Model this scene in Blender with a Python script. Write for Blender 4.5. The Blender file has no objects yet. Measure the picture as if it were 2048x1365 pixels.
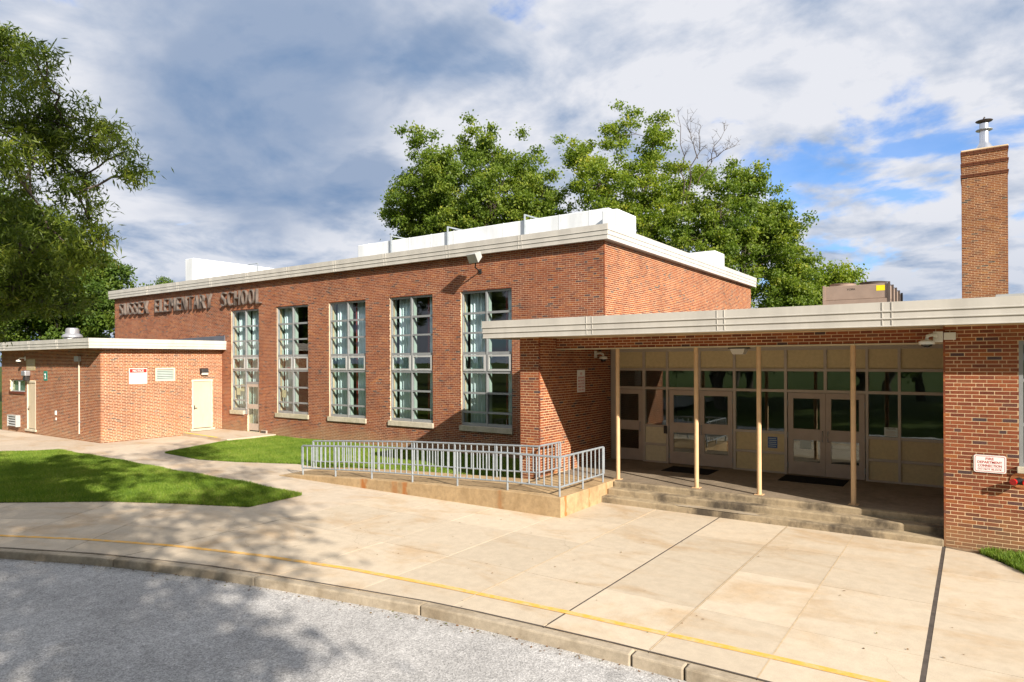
import bpy, bmesh, math, random
import numpy as np
from mathutils import Vector, Matrix
R = math.radians
scn = bpy.context.scene
col = scn.collection
rng = np.random.default_rng(7)
random.seed(7)

# ------------------------------------------------------------------ camera, sky, sun, exposure
cam_d = bpy.data.cameras.new("camera"); cam = bpy.data.objects.new("camera", cam_d); col.objects.link(cam)
CAM = Vector((0, 0, 3.34)); THETA = math.atan(924 / 1320.0)
cam.matrix_world = Matrix.Translation(CAM) @ Matrix.Rotation(THETA, 4, 'Z') @ Matrix.Rotation(R(90), 4, 'X') @ Matrix.Rotation(-0.0045, 4, 'Z')
cam_d.sensor_width = 36.0; cam_d.lens = 36.0 * 1320 / 2048; cam_d.shift_y = 39.8 / 2048
cam_d.clip_start = 0.1; cam_d.clip_end = 3000
scn.camera = cam
SUN = Vector((-1.78, 0.753, -1.0))
sun_el = math.atan2(1.0, math.hypot(1.78, 0.753)); sun_az = math.atan2(1.78, -0.753)

world = bpy.data.worlds.new("World"); scn.world = world; world.use_nodes = True
wt = world.node_tree; wt.nodes.clear()
def wn(t, **k):
    n = wt.nodes.new(t)
    for a, v in k.items(): setattr(n, a, v)
    return n
def wm(op, a, b=None, c=None, clamp=False):
    n = wn("ShaderNodeMath", operation=op, use_clamp=clamp)
    for i, v in enumerate((a, b, c)):
        if v is None: continue
        if isinstance(v, (int, float)): n.inputs[i].default_value = v
        else: wt.links.new(v, n.inputs[i])
    return n.outputs[0]
def wmap(v, a, b, c=0.0, d=1.0):
    n = wn("ShaderNodeMapRange", interpolation_type='SMOOTHSTEP')
    wt.links.new(v, n.inputs[0])
    for i, x in enumerate((a, b, c, d)): n.inputs[i + 1].default_value = x
    return n.outputs[0]
out = wn("ShaderNodeOutputWorld"); bg = wn("ShaderNodeBackground"); bg.inputs[1].default_value = 0.10
sky = wn("ShaderNodeTexSky", sky_type='NISHITA', sun_disc=False, sun_elevation=sun_el, sun_rotation=sun_az)
sky.air_density = 1.0; sky.dust_density = 0.6; sky.ozone_density = 2.5
tc = wn("ShaderNodeTexCoord"); sep = wn("ShaderNodeSeparateXYZ"); wt.links.new(tc.outputs['Generated'], sep.inputs[0])
zc = wm('MAXIMUM', sep.outputs[2], 0.0); den = wm('ADD', zc, 0.24)
cx = wm('DIVIDE', sep.outputs[0], den); cy = wm('DIVIDE', sep.outputs[1], den)
cmb = wn("ShaderNodeCombineXYZ"); wt.links.new(cx, cmb.inputs[0]); wt.links.new(cy, cmb.inputs[1])
def noise(scale, detail, rough, off, dist=0.0):
    ad = wn("ShaderNodeVectorMath", operation='ADD'); wt.links.new(cmb.outputs[0], ad.inputs[0]); ad.inputs[1].default_value = off
    n = wn("ShaderNodeTexNoise"); wt.links.new(ad.outputs[0], n.inputs['Vector'])
    n.inputs['Scale'].default_value = scale; n.inputs['Detail'].default_value = detail
    n.inputs['Roughness'].default_value = rough; n.inputs['Distortion'].default_value = dist
    return n.outputs[0]
def blob(d, inner, outer):      # a cloud bank lying in one direction of the sky
    v = wn("ShaderNodeVectorMath", operation='DOT_PRODUCT'); wt.links.new(tc.outputs['Generated'], v.inputs[0])
    v.inputs[1].default_value = Vector(d).normalized()
    return wmap(v.outputs['Value'], math.cos(R(outer)), math.cos(R(inner)))
relief = noise(2.3, 8, 0.56, (3.1, 1.7, 0.4), 0.25)
relief2 = noise(2.3, 8, 0.56, (3.1 + 0.085, 1.7 - 0.036, 0.4), 0.25)      # the same field a step towards the sun
cover = noise(2.1, 8, 0.55, (7.3, 2.2, 1.4), 0.3)
mass = noise(0.8, 5, 0.55, (1.3, 8.2, 3.0), 0.3)
wob = wm('MULTIPLY', wm('SUBTRACT', mass, 0.5), 0.09)
wob2 = wm('MULTIPLY', wm('SUBTRACT', relief, 0.5), 0.05)
def bank_blob(d, inner, outer):
    v = wn("ShaderNodeVectorMath", operation='DOT_PRODUCT'); wt.links.new(tc.outputs['Generated'], v.inputs[0]); v.inputs[1].default_value = Vector(d).normalized()
    return wmap(wm('ADD', wm('ADD', v.outputs['Value'], wob), wob2), math.cos(R(outer)), math.cos(R(inner)))
bank = wm('MAXIMUM', bank_blob((-0.745, 0.545, 0.42), 3, 15), bank_blob((-0.65, 0.64, 0.36), 1, 9))
clear = blob((-0.10, 0.93, 0.36), 3, 20)
cov = wm('ADD', wm('SUBTRACT', cover, wm('MULTIPLY', clear, 0.105)), wm('MULTIPLY', bank, 0.2))
cloud = wmap(cov, 0.31, 0.41, 0.16, 1.0)
slope = wm('MULTIPLY', wm('SUBTRACT', relief2, relief), 5.2)
body = wm('MULTIPLY', wm('SUBTRACT', wm('ADD', wm('MULTIPLY', relief, 0.6), wm('MULTIPLY', mass, 0.4)), 0.5), 2.6)
dark = wm('ADD', wm('ADD', slope, body), 0.20, None, True)
low = wmap(zc, 0.02, 0.22, 0.42, 0.0)
dark = wm('ADD', dark, low, None, True)
mixw = wn("ShaderNodeMix", data_type='RGBA'); wt.links.new(dark, mixw.inputs[0])
mixw.inputs[6].default_value = (3.65, 3.72, 3.98, 1); mixw.inputs[7].default_value = (1.45, 1.90, 2.70, 1)
mixc = wn("ShaderNodeMix", data_type='RGBA'); wt.links.new(wm('MULTIPLY', bank, 0.72), mixc.inputs[0]); wt.links.new(mixw.outputs[2], mixc.inputs[6]); mixc.inputs[7].default_value = (0.62, 1.14, 2.05, 1)
mixs = wn("ShaderNodeMix", data_type='RGBA'); wt.links.new(cloud, mixs.inputs[0])
skyb = wn("ShaderNodeMix", data_type='RGBA', blend_type='MULTIPLY'); skyb.inputs[0].default_value = 1.0
wt.links.new(sky.outputs[0], skyb.inputs[6]); skyb.inputs[7].default_value = (0.50, 0.72, 1.0, 1)
wt.links.new(skyb.outputs[2], mixs.inputs[6]); wt.links.new(mixc.outputs[2], mixs.inputs[7])
wt.links.new(mixs.outputs[2], bg.inputs[0]); wt.links.new(bg.outputs[0], out.inputs[0])

sl = bpy.data.lights.new("sun", 'SUN'); so = bpy.data.objects.new("sun", sl); col.objects.link(so)
sl.energy = 4.2; sl.angle = R(0.53); sl.color = (1.0, 0.915, 0.80)
so.rotation_euler = SUN.to_track_quat('-Z', 'Y').to_euler(); so.location = (20, -10, 30)
vs = scn.view_settings; vs.view_transform = 'Standard'; vs.look = 'None'; vs.exposure = 1.16; vs.gamma = 1.0; vs.use_curve_mapping = False
scn.render.resolution_x = 1024; scn.render.resolution_y = 682

# ------------------------------------------------------------------ materials
M = {}
class NT:
    def __init__(s, name):
        s.m = bpy.data.materials.new(name); s.m.use_nodes = True; s.t = s.m.node_tree; s.n = s.t.nodes
        s.p = s.n["Principled BSDF"]; s.o = s.n["Material Output"]
    def add(s, t, **k):
        n = s.n.new(t)
        for a, v in k.items(): setattr(n, a, v)
        return n
    def l(s, a, b): s.t.links.new(a, b)
    def put(s, sock, v):
        if isinstance(v, (int, float)): sock.default_value = v
        elif isinstance(v, (tuple, list)): sock.default_value = v if len(v) == 4 or sock.type == 'VECTOR' else (*v, 1)
        else: s.l(v, sock)
    def pos(s):
        return s.add("ShaderNodeNewGeometry").outputs['Position']
    def noise(s, scale, detail=4, rough=0.55, vec=None, stretch=None, dist=0.0):
        v = vec if vec is not None else s.pos()
        if stretch:
            mp = s.add("ShaderNodeMapping"); s.l(v, mp.inputs[0]); mp.inputs['Scale'].default_value = stretch; v = mp.outputs[0]
        n = s.add("ShaderNodeTexNoise"); s.l(v, n.inputs['Vector'])
        n.inputs['Scale'].default_value = scale; n.inputs['Detail'].default_value = detail; n.inputs['Roughness'].default_value = rough
        n.inputs['Distortion'].default_value = dist
        return n.outputs[0]
    def map(s, v, a, b, c=0.0, d=1.0, smooth=True):
        n = s.add("ShaderNodeMapRange"); n.interpolation_type = 'SMOOTHSTEP' if smooth else 'LINEAR'
        s.l(v, n.inputs[0])
        for i, x in enumerate((a, b, c, d)): n.inputs[i + 1].default_value = x
        return n.outputs[0]
    def math(s, op, a, b=0.0, clamp=False):
        n = s.add("ShaderNodeMath", operation=op, use_clamp=clamp); s.put(n.inputs[0], a); s.put(n.inputs[1], b); return n.outputs[0]
    def mix(s, f, a, b, mode='MIX'):
        n = s.add("ShaderNodeMix", data_type='RGBA', blend_type=mode); s.put(n.inputs[0], f); s.put(n.inputs[6], a); s.put(n.inputs[7], b); return n.outputs[2]
    def ramp(s, v, stops, interp='LINEAR'):
        n = s.add("ShaderNodeValToRGB"); s.l(v, n.inputs[0]); cr = n.color_ramp; cr.interpolation = interp
        while len(cr.elements) < len(stops): cr.elements.new(0.5)
        for e, (p, c) in zip(cr.elements, stops): e.position = p; e.color = (*c, 1)
        return n.outputs[0]
    def bump(s, h, strength=0.3, dist=0.01):
        n = s.add("ShaderNodeBump"); s.l(h, n.inputs['Height']); n.inputs['Strength'].default_value = strength; n.inputs['Distance'].default_value = dist
        s.l(n.outputs[0], s.p.inputs['Normal'])
    def done(s, key, color=None, rough=None, metal=None, spec=None):
        if color is not None: s.put(s.p.inputs['Base Color'], color)
        if rough is not None: s.put(s.p.inputs['Roughness'], rough)
        if metal is not None: s.p.inputs['Metallic'].default_value = metal
        if spec is not None: s.p.inputs['Specular IOR Level'].default_value = spec
        M[key] = s.m; return s.m

def plain(key, c, rough=0.6, metal=0.0, var=0.08, scale=3.0, spec=None, bump=0.0, stretch=None):
    t = NT(key)
    n = t.noise(scale, 5, 0.6, stretch=stretch)
    f = t.map(n, 0.3, 0.7, 1 - var, 1 + var)
    hs = t.add("ShaderNodeHueSaturation"); t.put(hs.inputs['Color'], c); t.l(f, hs.inputs['Value'])
    if bump: t.bump(t.noise(scale * 40, 3), bump, 0.004)
    return t.done(key, hs.outputs[0], rough, metal, spec)

def brick_mat(key, stops, dirt=0.5):
    t = NT(key)
    g = t.add("ShaderNodeAttribute", attribute_name="tint"); o = t.add("ShaderNodeAttribute", attribute_name="tint", attribute_type='OBJECT')
    v = t.math('ADD', g.outputs['Fac'], o.outputs['Fac'])
    c = t.ramp(v, stops)
    f = t.map(t.noise(45, 4, 0.65), 0.25, 0.75, 0.80, 1.16)
    hs = t.add("ShaderNodeHueSaturation"); t.l(c, hs.inputs['Color']); t.l(f, hs.inputs['Value'])
    c2 = t.mix(t.map(t.noise(0.45, 6, 0.65), 0.44, 0.70, 0, 0.8), hs.outputs[0], t.mix(1.0, hs.outputs[0], (0.72, 0.66, 0.66), 'MULTIPLY'))
    # splash dirt near grade
    z = t.add("ShaderNodeSeparateXYZ"); t.l(t.pos(), z.inputs[0])
    nz = t.math('SUBTRACT', z.outputs[2], t.math('MULTIPLY', t.noise(0.8, 4), 1.5))
    df = t.map(nz, -0.75, 0.0, dirt, 0.0)
    c3 = t.mix(df, c2, (0.27, 0.19, 0.10))
    t.bump(t.noise(160, 4, 0.7), 0.35, 0.004)
    return t.done(key, c3, 0.88, spec=0.25)

BR = [(0.0, (0.170, 0.050, 0.024)), (0.18, (0.235, 0.070, 0.029)), (0.40, (0.290, 0.085, 0.031)), (0.62, (0.325, 0.102, 0.035)), (0.80, (0.245, 0.080, 0.036)), (0.92, (0.39, 0.135, 0.036)), (0.972, (0.130, 0.062, 0.046)), (1.0, (0.085, 0.060, 0.052))]
brick_mat("brick", [(p, (c[0] * 0.88, c[1] * 0.86, c[2] * 1.0)) for p, c in BR])
BA = [(p, (c[0] * 0.86, c[1] * 0.82, c[2] * 0.85)) for p, c in BR]
brick_mat("brick_annex", BA, 0.25)
brick_mat("brick_chimney", [(p, (c[0] * 0.82, c[1] * 0.95, c[2] * 0.9)) for p, c in BR], 0.0)
plain("mortar", (0.66, 0.48, 0.29), 0.95, var=0.22, scale=1.2, bump=0.3)
plain("mortar_gym", (0.57, 0.41, 0.275), 0.95, var=0.25, scale=1.2, bump=0.3)
plain("mortar_annex", (0.80, 0.645, 0.44), 0.95, var=0.15, scale=1.2, bump=0.3)

def slab_mat(key, base, var=0.10):
    t = NT(key)
    oi = t.add("ShaderNodeObjectInfo")
    b = t.map(oi.outputs['Random'], 0, 1, 0.89, 1.06, False)
    n1 = t.noise(0.55, 6, 0.62, stretch=(1, 1.8, 1), dist=0.6); n2 = t.noise(5, 6, 0.7); n3 = t.noise(140, 2, 0.6)
    hs = t.add("ShaderNodeHueSaturation"); t.put(hs.inputs['Color'], base)
    t.l(t.math('MULTIPLY', b, t.math('MULTIPLY', t.map(n2, 0.25, 0.75, 1 - var * 0.6, 1 + var * 0.5), t.map(n3, 0.3, 0.7, 0.90, 1.07))), hs.inputs['Value'])
    c = t.mix(t.map(n1, 0.46, 0.72, 0, 0.75), hs.outputs[0], t.mix(1.0, hs.outputs[0], (0.84, 0.70, 0.54), 'MULTIPLY'))
    spot = t.add("ShaderNodeTexVoronoi"); spot.inputs['Scale'].default_value = 1.6; t.l(t.pos(), spot.inputs['Vector'])
    c = t.mix(t.map(spot.outputs['Distance'], 0.018, 0.03, 0.7, 0.0), c, (0.10, 0.08, 0.06))
    v2 = t.add("ShaderNodeTexVoronoi", feature='DISTANCE_TO_EDGE'); v2.inputs['Scale'].default_value = 0.38
    wv = t.add("ShaderNodeTexNoise"); wv.inputs['Scale'].default_value = 1.8; wv.inputs['Detail'].default_value = 7; t.l(t.pos(), wv.inputs['Vector'])
    ad = t.add("ShaderNodeVectorMath", operation='MULTIPLY_ADD'); t.l(wv.outputs['Color'], ad.inputs[0]); ad.inputs[1].default_value = (0.5, 0.5, 0.5); t.l(t.pos(), ad.inputs[2]); t.l(ad.outputs[0], v2.inputs['Vector'])
    ck = t.math('MULTIPLY', t.map(v2.outputs['Distance'], 0.0008, 0.0035, 1.0, 0.0), t.map(t.noise(0.22, 2), 0.52, 0.60, 0.0, 0.28))
    c = t.mix(ck, c, (0.20, 0.15, 0.10))
    t.bump(n3, 0.25, 0.003)
    return t.done(key, c, 0.88, spec=0.25)
slab_mat("slab", (0.53, 0.445, 0.335), 0.14); slab_mat("slab_path", (0.52, 0.435, 0.335), 0.14)
plain("joint", (0.07, 0.055, 0.045), 0.95, var=0.3, scale=8)
plain("joint_light", (0.50, 0.38, 0.24), 0.9, var=0.15, scale=8)

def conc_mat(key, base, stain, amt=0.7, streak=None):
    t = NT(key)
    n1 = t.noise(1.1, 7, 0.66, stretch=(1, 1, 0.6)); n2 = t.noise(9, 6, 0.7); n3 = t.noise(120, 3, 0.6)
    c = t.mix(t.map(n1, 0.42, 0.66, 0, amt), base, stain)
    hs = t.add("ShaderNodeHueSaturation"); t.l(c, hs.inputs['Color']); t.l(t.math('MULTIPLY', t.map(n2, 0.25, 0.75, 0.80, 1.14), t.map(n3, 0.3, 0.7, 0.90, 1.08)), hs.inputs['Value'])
    c = hs.outputs[0]
    if streak:      # rust runs below railing feet: (coordinate axis, centre, half width)
        sp = t.add("ShaderNodeSeparateXYZ"); t.l(t.pos(), sp.inputs[0])
        wob = t.math('MULTIPLY', t.math('SUBTRACT', t.noise(9, 4), 0.5), 0.16)
        for ax, ctr, hw, fx, amt2 in streak:
            d = t.math('ABSOLUTE', t.math('ADD', t.math('SUBTRACT', sp.outputs[ax], ctr), wob))
            f = t.map(d, hw * 0.25, hw, amt2, 0.0)
            if fx is not None:
                g = t.map(t.math('ABSOLUTE', t.math('SUBTRACT', sp.outputs[fx[0]], fx[1])), 0.02, 0.06, 1.0, 0.0)
                f = t.math('MULTIPLY', f, g)
            f = t.math('MULTIPLY', f, t.map(t.noise(6, 5, 0.7, stretch=(1, 1, 0.35)), 0.3, 0.55, 0.15, 1.0))
            c = t.mix(f, c, (0.36, 0.12, 0.025))
    t.bump(n2, 0.3, 0.006)
    return t.done(key, c, 0.9, spec=0.2)
RF = (1, 12.15)
conc_mat("ramp_concrete", (0.43, 0.305, 0.17), (0.27, 0.18, 0.09), 0.65,
         [(0, -13.35, 0.16, RF, 0.9), (0, -11.85, 0.12, RF, 0.75), (0, -12.2, 0.16, RF, 0.45), (0, -8.85, 0.10, RF, 0.35), (1, 12.36, 0.07, (0, -7.25), 0.85), (1, 13.42, 0.06, (0, -7.25), 0.7), (1, 14.3, 0.08, (0, -7.25), 0.4)])
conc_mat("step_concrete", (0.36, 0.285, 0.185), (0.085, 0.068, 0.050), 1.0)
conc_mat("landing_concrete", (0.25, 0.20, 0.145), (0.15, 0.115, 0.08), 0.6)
conc_mat("kerb_concrete", (0.40, 0.335, 0.25), (0.22, 0.17, 0.11), 0.7)
conc_mat("sill_stone", (0.50, 0.45, 0.35), (0.34, 0.31, 0.19), 0.55)

t = NT("asphalt")
n1 = t.noise(90, 2, 0.7); v1 = t.add("ShaderNodeTexVoronoi"); v1.inputs['Scale'].default_value = 62; t.l(t.pos(), v1.inputs['Vector'])
cA = t.ramp(v1.outputs['Color'], [(0.0, (0.21, 0.205, 0.20)), (0.4, (0.355, 0.345, 0.335)), (0.75, (0.47, 0.457, 0.445)), (1.0, (0.62, 0.605, 0.585))])
hs = t.add("ShaderNodeHueSaturation"); t.l(cA, hs.inputs['Color']); t.l(t.math('MULTIPLY', t.map(t.noise(0.5, 6, 0.65), 0.3, 0.7, 0.86, 1.12), t.map(t.noise(5, 5, 0.7), 0.3, 0.7, 0.88, 1.1)), hs.inputs['Value'])
v2 = t.add("ShaderNodeTexVoronoi", feature='DISTANCE_TO_EDGE'); v2.inputs['Scale'].default_value = 0.55
wv = t.add("ShaderNodeTexNoise"); wv.inputs['Scale'].default_value = 2.2; wv.inputs['Detail'].default_value = 6; t.l(t.pos(), wv.inputs['Vector'])
ad = t.add("ShaderNodeVectorMath", operation='MULTIPLY_ADD'); t.l(wv.outputs['Color'], ad.inputs[0]); ad.inputs[1].default_value = (0.5, 0.5, 0.5); t.l(t.pos(), ad.inputs[2]); t.l(ad.outputs[0], v2.inputs['Vector'])
ck = t.math('MULTIPLY', t.map(v2.outputs['Distance'], 0.002, 0.009, 1.0, 0.0), t.map(t.noise(0.35, 3), 0.52, 0.64, 0.0, 0.22))
oil = t.map(t.noise(1.3, 4, 0.6), 0.66, 0.76, 0.0, 0.22)
cA2 = t.mix(t.math('MAXIMUM', ck, oil), hs.outputs[0], (0.05, 0.048, 0.046))
t.bump(v1.outputs['Distance'], 0.5, 0.006); t.done("asphalt", cA2, 0.9, spec=0.25)

t = NT("lawn_soil"); n = t.noise(0.5, 6, 0.65); n2 = t.noise(25, 4, 0.7)
cL = t.mix(t.map(n, 0.40, 0.64), (0.10, 0.16, 0.018), (0.16, 0.205, 0.03)); hs = t.add("ShaderNodeHueSaturation"); t.l(cL, hs.inputs['Color']); t.l(t.map(n2, 0.25, 0.75, 0.6, 1.25), hs.inputs['Value'])
t.bump(n2, 0.6, 0.03); t.done("lawn_soil", hs.outputs[0], 0.95, spec=0.1)

t = NT("turf_painted_shade"); n = t.noise(0.4, 6, 0.65)
t.done("turf_painted_shade", t.mix(t.map(n, 0.35, 0.68), (0.040, 0.066, 0.012), (0.070, 0.095, 0.020)), 0.95, spec=0.1)  # darker copy of the lawn colour, tree shade put into the turf itself
def leaf_mat(key, stops, trans=0.35, rough=0.5):
    t = NT(key)
    a = t.add("ShaderNodeAttribute", attribute_name="tint")
    c = t.ramp(a.outputs['Fac'], stops)
    t.put(t.p.inputs['Base Color'], c); t.p.inputs['Roughness'].default_value = rough; t.p.inputs['Specular IOR Level'].default_value = 0.35
    tr = t.add("ShaderNodeBsdfTranslucent"); t.l(t.mix(1.0, c, (1.25, 1.35, 0.55), 'MULTIPLY'), tr.inputs[0])
    ms = t.add("ShaderNodeMixShader"); ms.inputs[0].default_value = trans
    t.l(t.p.outputs[0], ms.inputs[1]); t.l(tr.outputs[0], ms.inputs[2]); t.l(ms.outputs[0], t.o.inputs[0])
    M[key] = t.m
leaf_mat("grass_blade", [(0, (0.090, 0.165, 0.014)), (0.5, (0.165, 0.25, 0.024)), (0.9, (0.24, 0.31, 0.045)), (1, (0.36, 0.33, 0.11))], 0.3, 0.6)
leaf_mat("leaf_maple", [(0, (0.070, 0.125, 0.016)), (0.5, (0.150, 0.215, 0.026)), (0.85, (0.23, 0.285, 0.036)), (1, (0.34, 0.34, 0.04))], 0.45)
leaf_mat("leaf_light", [(0, (0.10, 0.160, 0.018)), (0.5, (0.19, 0.26, 0.030)), (0.85, (0.29, 0.335, 0.040)), (1, (0.42, 0.39, 0.04))], 0.5)
leaf_mat("leaf_dark", [(0, (0.042, 0.085, 0.014)), (0.5, (0.085, 0.140, 0.018)), (0.9, (0.135, 0.195, 0.024)), (1, (0.20, 0.24, 0.03))])
leaf_mat("leaf_willow", [(0, (0.045, 0.080, 0.011)), (0.5, (0.105, 0.150, 0.018)), (0.9, (0.20, 0.245, 0.03)), (1, (0.30, 0.29, 0.04))], 0.42, 0.4)
leaf_mat("leaf_dead", [(0, (0.10, 0.05, 0.02)), (0.6, (0.20, 0.09, 0.03)), (1, (0.10, 0.14, 0.03))], 0.1, 0.7)
plain("bark", (0.075, 0.058, 0.045), 0.95, var=0.35, scale=6, bump=0.6, stretch=(1, 1, 0.2))
plain("fascia", (0.50, 0.475, 0.43), 0.42, var=0.09, scale=2.2, stretch=(1, 1, 0.3))
plain("soffit", (0.55, 0.47, 0.32), 0.7, var=0.08)
plain("white_membrane", (0.72, 0.745, 0.76), 0.55, var=0.13, scale=1.6, stretch=(1, 1, 0.25))
plain("roof_membrane", (0.20, 0.205, 0.22), 0.8, var=0.15)
plain("flashing", (0.10, 0.105, 0.125), 0.6, var=0.15)
plain("galvanized", (0.32, 0.355, 0.385), 0.48, 0.35, var=0.12, scale=7)
plain("window_alu", (0.28, 0.29, 0.295), 0.45, 0.25, var=0.06)
plain("sash_alu", (0.46, 0.465, 0.455), 0.45, 0.15, var=0.06)
plain("taupe_paint", (0.43, 0.355, 0.295), 0.5, var=0.06)
plain("storefront_alu", (0.47, 0.415, 0.355), 0.5, 0.1, var=0.05)
plain("panel_tan", (0.60, 0.495, 0.285), 0.75, var=0.06, scale=12)
plain("panel_cream", (0.66, 0.59, 0.40), 0.75, var=0.05, scale=12)
plain("post_paint", (0.60, 0.40, 0.22), 0.5, var=0.08, scale=5)
plain("cream_paint", (0.54, 0.45, 0.32), 0.5, var=0.07, scale=2.2, stretch=(1, 1, 0.4))
plain("cream_frame", (0.62, 0.54, 0.42), 0.5, var=0.04)
plain("rubber", (0.010, 0.010, 0.011), 0.9, var=0.3, scale=30, spec=0.15)
plain("curtain_white", (0.78, 0.86, 0.90), 0.9, var=0.08, scale=4, stretch=(1, 1, 0.2))
plain("curtain_red", (0.22, 0.022, 0.018), 0.9, var=0.15, scale=4)
plain("reveal", (0.40, 0.46, 0.42), 0.8, var=0.05)
plain("interior", (0.34, 0.33, 0.30), 0.9, var=0.2, scale=0.5)
plain("interior_floor", (0.12, 0.085, 0.05), 0.5, var=0.2)
plain("stainless", (0.27, 0.225, 0.195), 0.40, 0.55, var=0.2, scale=4)
plain("spun_alu", (0.36, 0.36, 0.38), 0.42, 0.5, var=0.06)
plain("flue_steel", (0.66, 0.67, 0.70), 0.25, 0.9, var=0.08)
plain("dark_metal", (0.035, 0.032, 0.03), 0.5, 0.3, var=0.2)
plain("grey_box", (0.40, 0.40, 0.38), 0.5, var=0.06)
plain("camera_white", (0.70, 0.68, 0.62), 0.4, var=0.05)
plain("lens_dark", (0.012, 0.013, 0.016), 0.12, var=0.0)
plain("lamp_lens", (0.55, 0.52, 0.45), 0.25, var=0.05)
plain("flood_glass", (0.42, 0.42, 0.36), 0.2, var=0.08)
plain("ac_paint", (0.30, 0.22, 0.17), 0.5, var=0.06)
plain("ac_dark", (0.075, 0.055, 0.045), 0.6, var=0.1)
plain("sticker_yellow", (0.85, 0.66, 0.01), 0.5, var=0.03)
plain("sign_white", (0.78, 0.77, 0.74), 0.35, var=0.03)
plain("sign_red", (0.62, 0.022, 0.014), 0.4, var=0.04)
plain("text_red", (0.48, 0.035, 0.028), 0.5, var=0.05)
plain("sign_tan", (0.44, 0.36, 0.20), 0.6, var=0.06)
plain("sign_green", (0.012, 0.21, 0.15), 0.45, var=0.05)
plain("sign_blue", (0.025, 0.095, 0.30), 0.45, var=0.05)
plain("text_dark", (0.04, 0.035, 0.03), 0.6, var=0.05)
plain("paper", (0.52, 0.60, 0.58), 0.8, var=0.04)
plain("paper_tan", (0.58, 0.50, 0.33), 0.8, var=0.04)
plain("brass_plate", (0.62, 0.25, 0.10), 0.4, 0.7, var=0.2, scale=8)
plain("cap_red", (0.60, 0.012, 0.012), 0.25, var=0.05)
t = NT("yellow_paint"); wr = t.map(t.noise(7, 8, 0.72), 0.40, 0.66, 0.0, 0.75)
t.done("yellow_paint", t.mix(wr, (0.72, 0.38, 0.055), (0.58, 0.44, 0.26)), 0.8)
plain("yellow_edge", (0.75, 0.56, 0.03), 0.7, var=0.12, scale=6)
plain("brown_soil", (0.20, 0.13, 0.07), 0.95, var=0.3, scale=6)
t = NT("glass")
ge = t.add("ShaderNodeNewGeometry"); dt = t.add("ShaderNodeVectorMath", operation='DOT_PRODUCT'); t.l(ge.outputs['Normal'], dt.inputs[0]); t.l(ge.outputs['Incoming'], dt.inputs[1])
fac = t.math('ADD', t.math('MULTIPLY', t.math('POWER', t.math('SUBTRACT', 1.0, t.math('ABSOLUTE', dt.outputs['Value'])), 5.0), 0.92), 0.085, True)
tr = t.add("ShaderNodeBsdfTransparent"); tr.inputs[0].default_value = (0.80, 0.88, 0.86, 1)
gl = t.add("ShaderNodeBsdfGlossy"); gl.inputs['Roughness'].default_value = 0.004; gl.inputs[0].default_value = (1, 1, 1, 1)
nb = t.add("ShaderNodeBump"); nb.inputs['Strength'].default_value = 0.05; nb.inputs['Distance'].default_value = 0.02; t.l(t.noise(1.6, 2), nb.inputs['Height']); t.l(nb.outputs[0], gl.inputs['Normal'])
ms = t.add("ShaderNodeMixShader"); t.l(fac, ms.inputs[0]); t.l(tr.outputs[0], ms.inputs[1]); t.l(gl.outputs[0], ms.inputs[2]); t.l(ms.outputs[0], t.o.inputs[0]); M["glass"] = t.m

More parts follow.
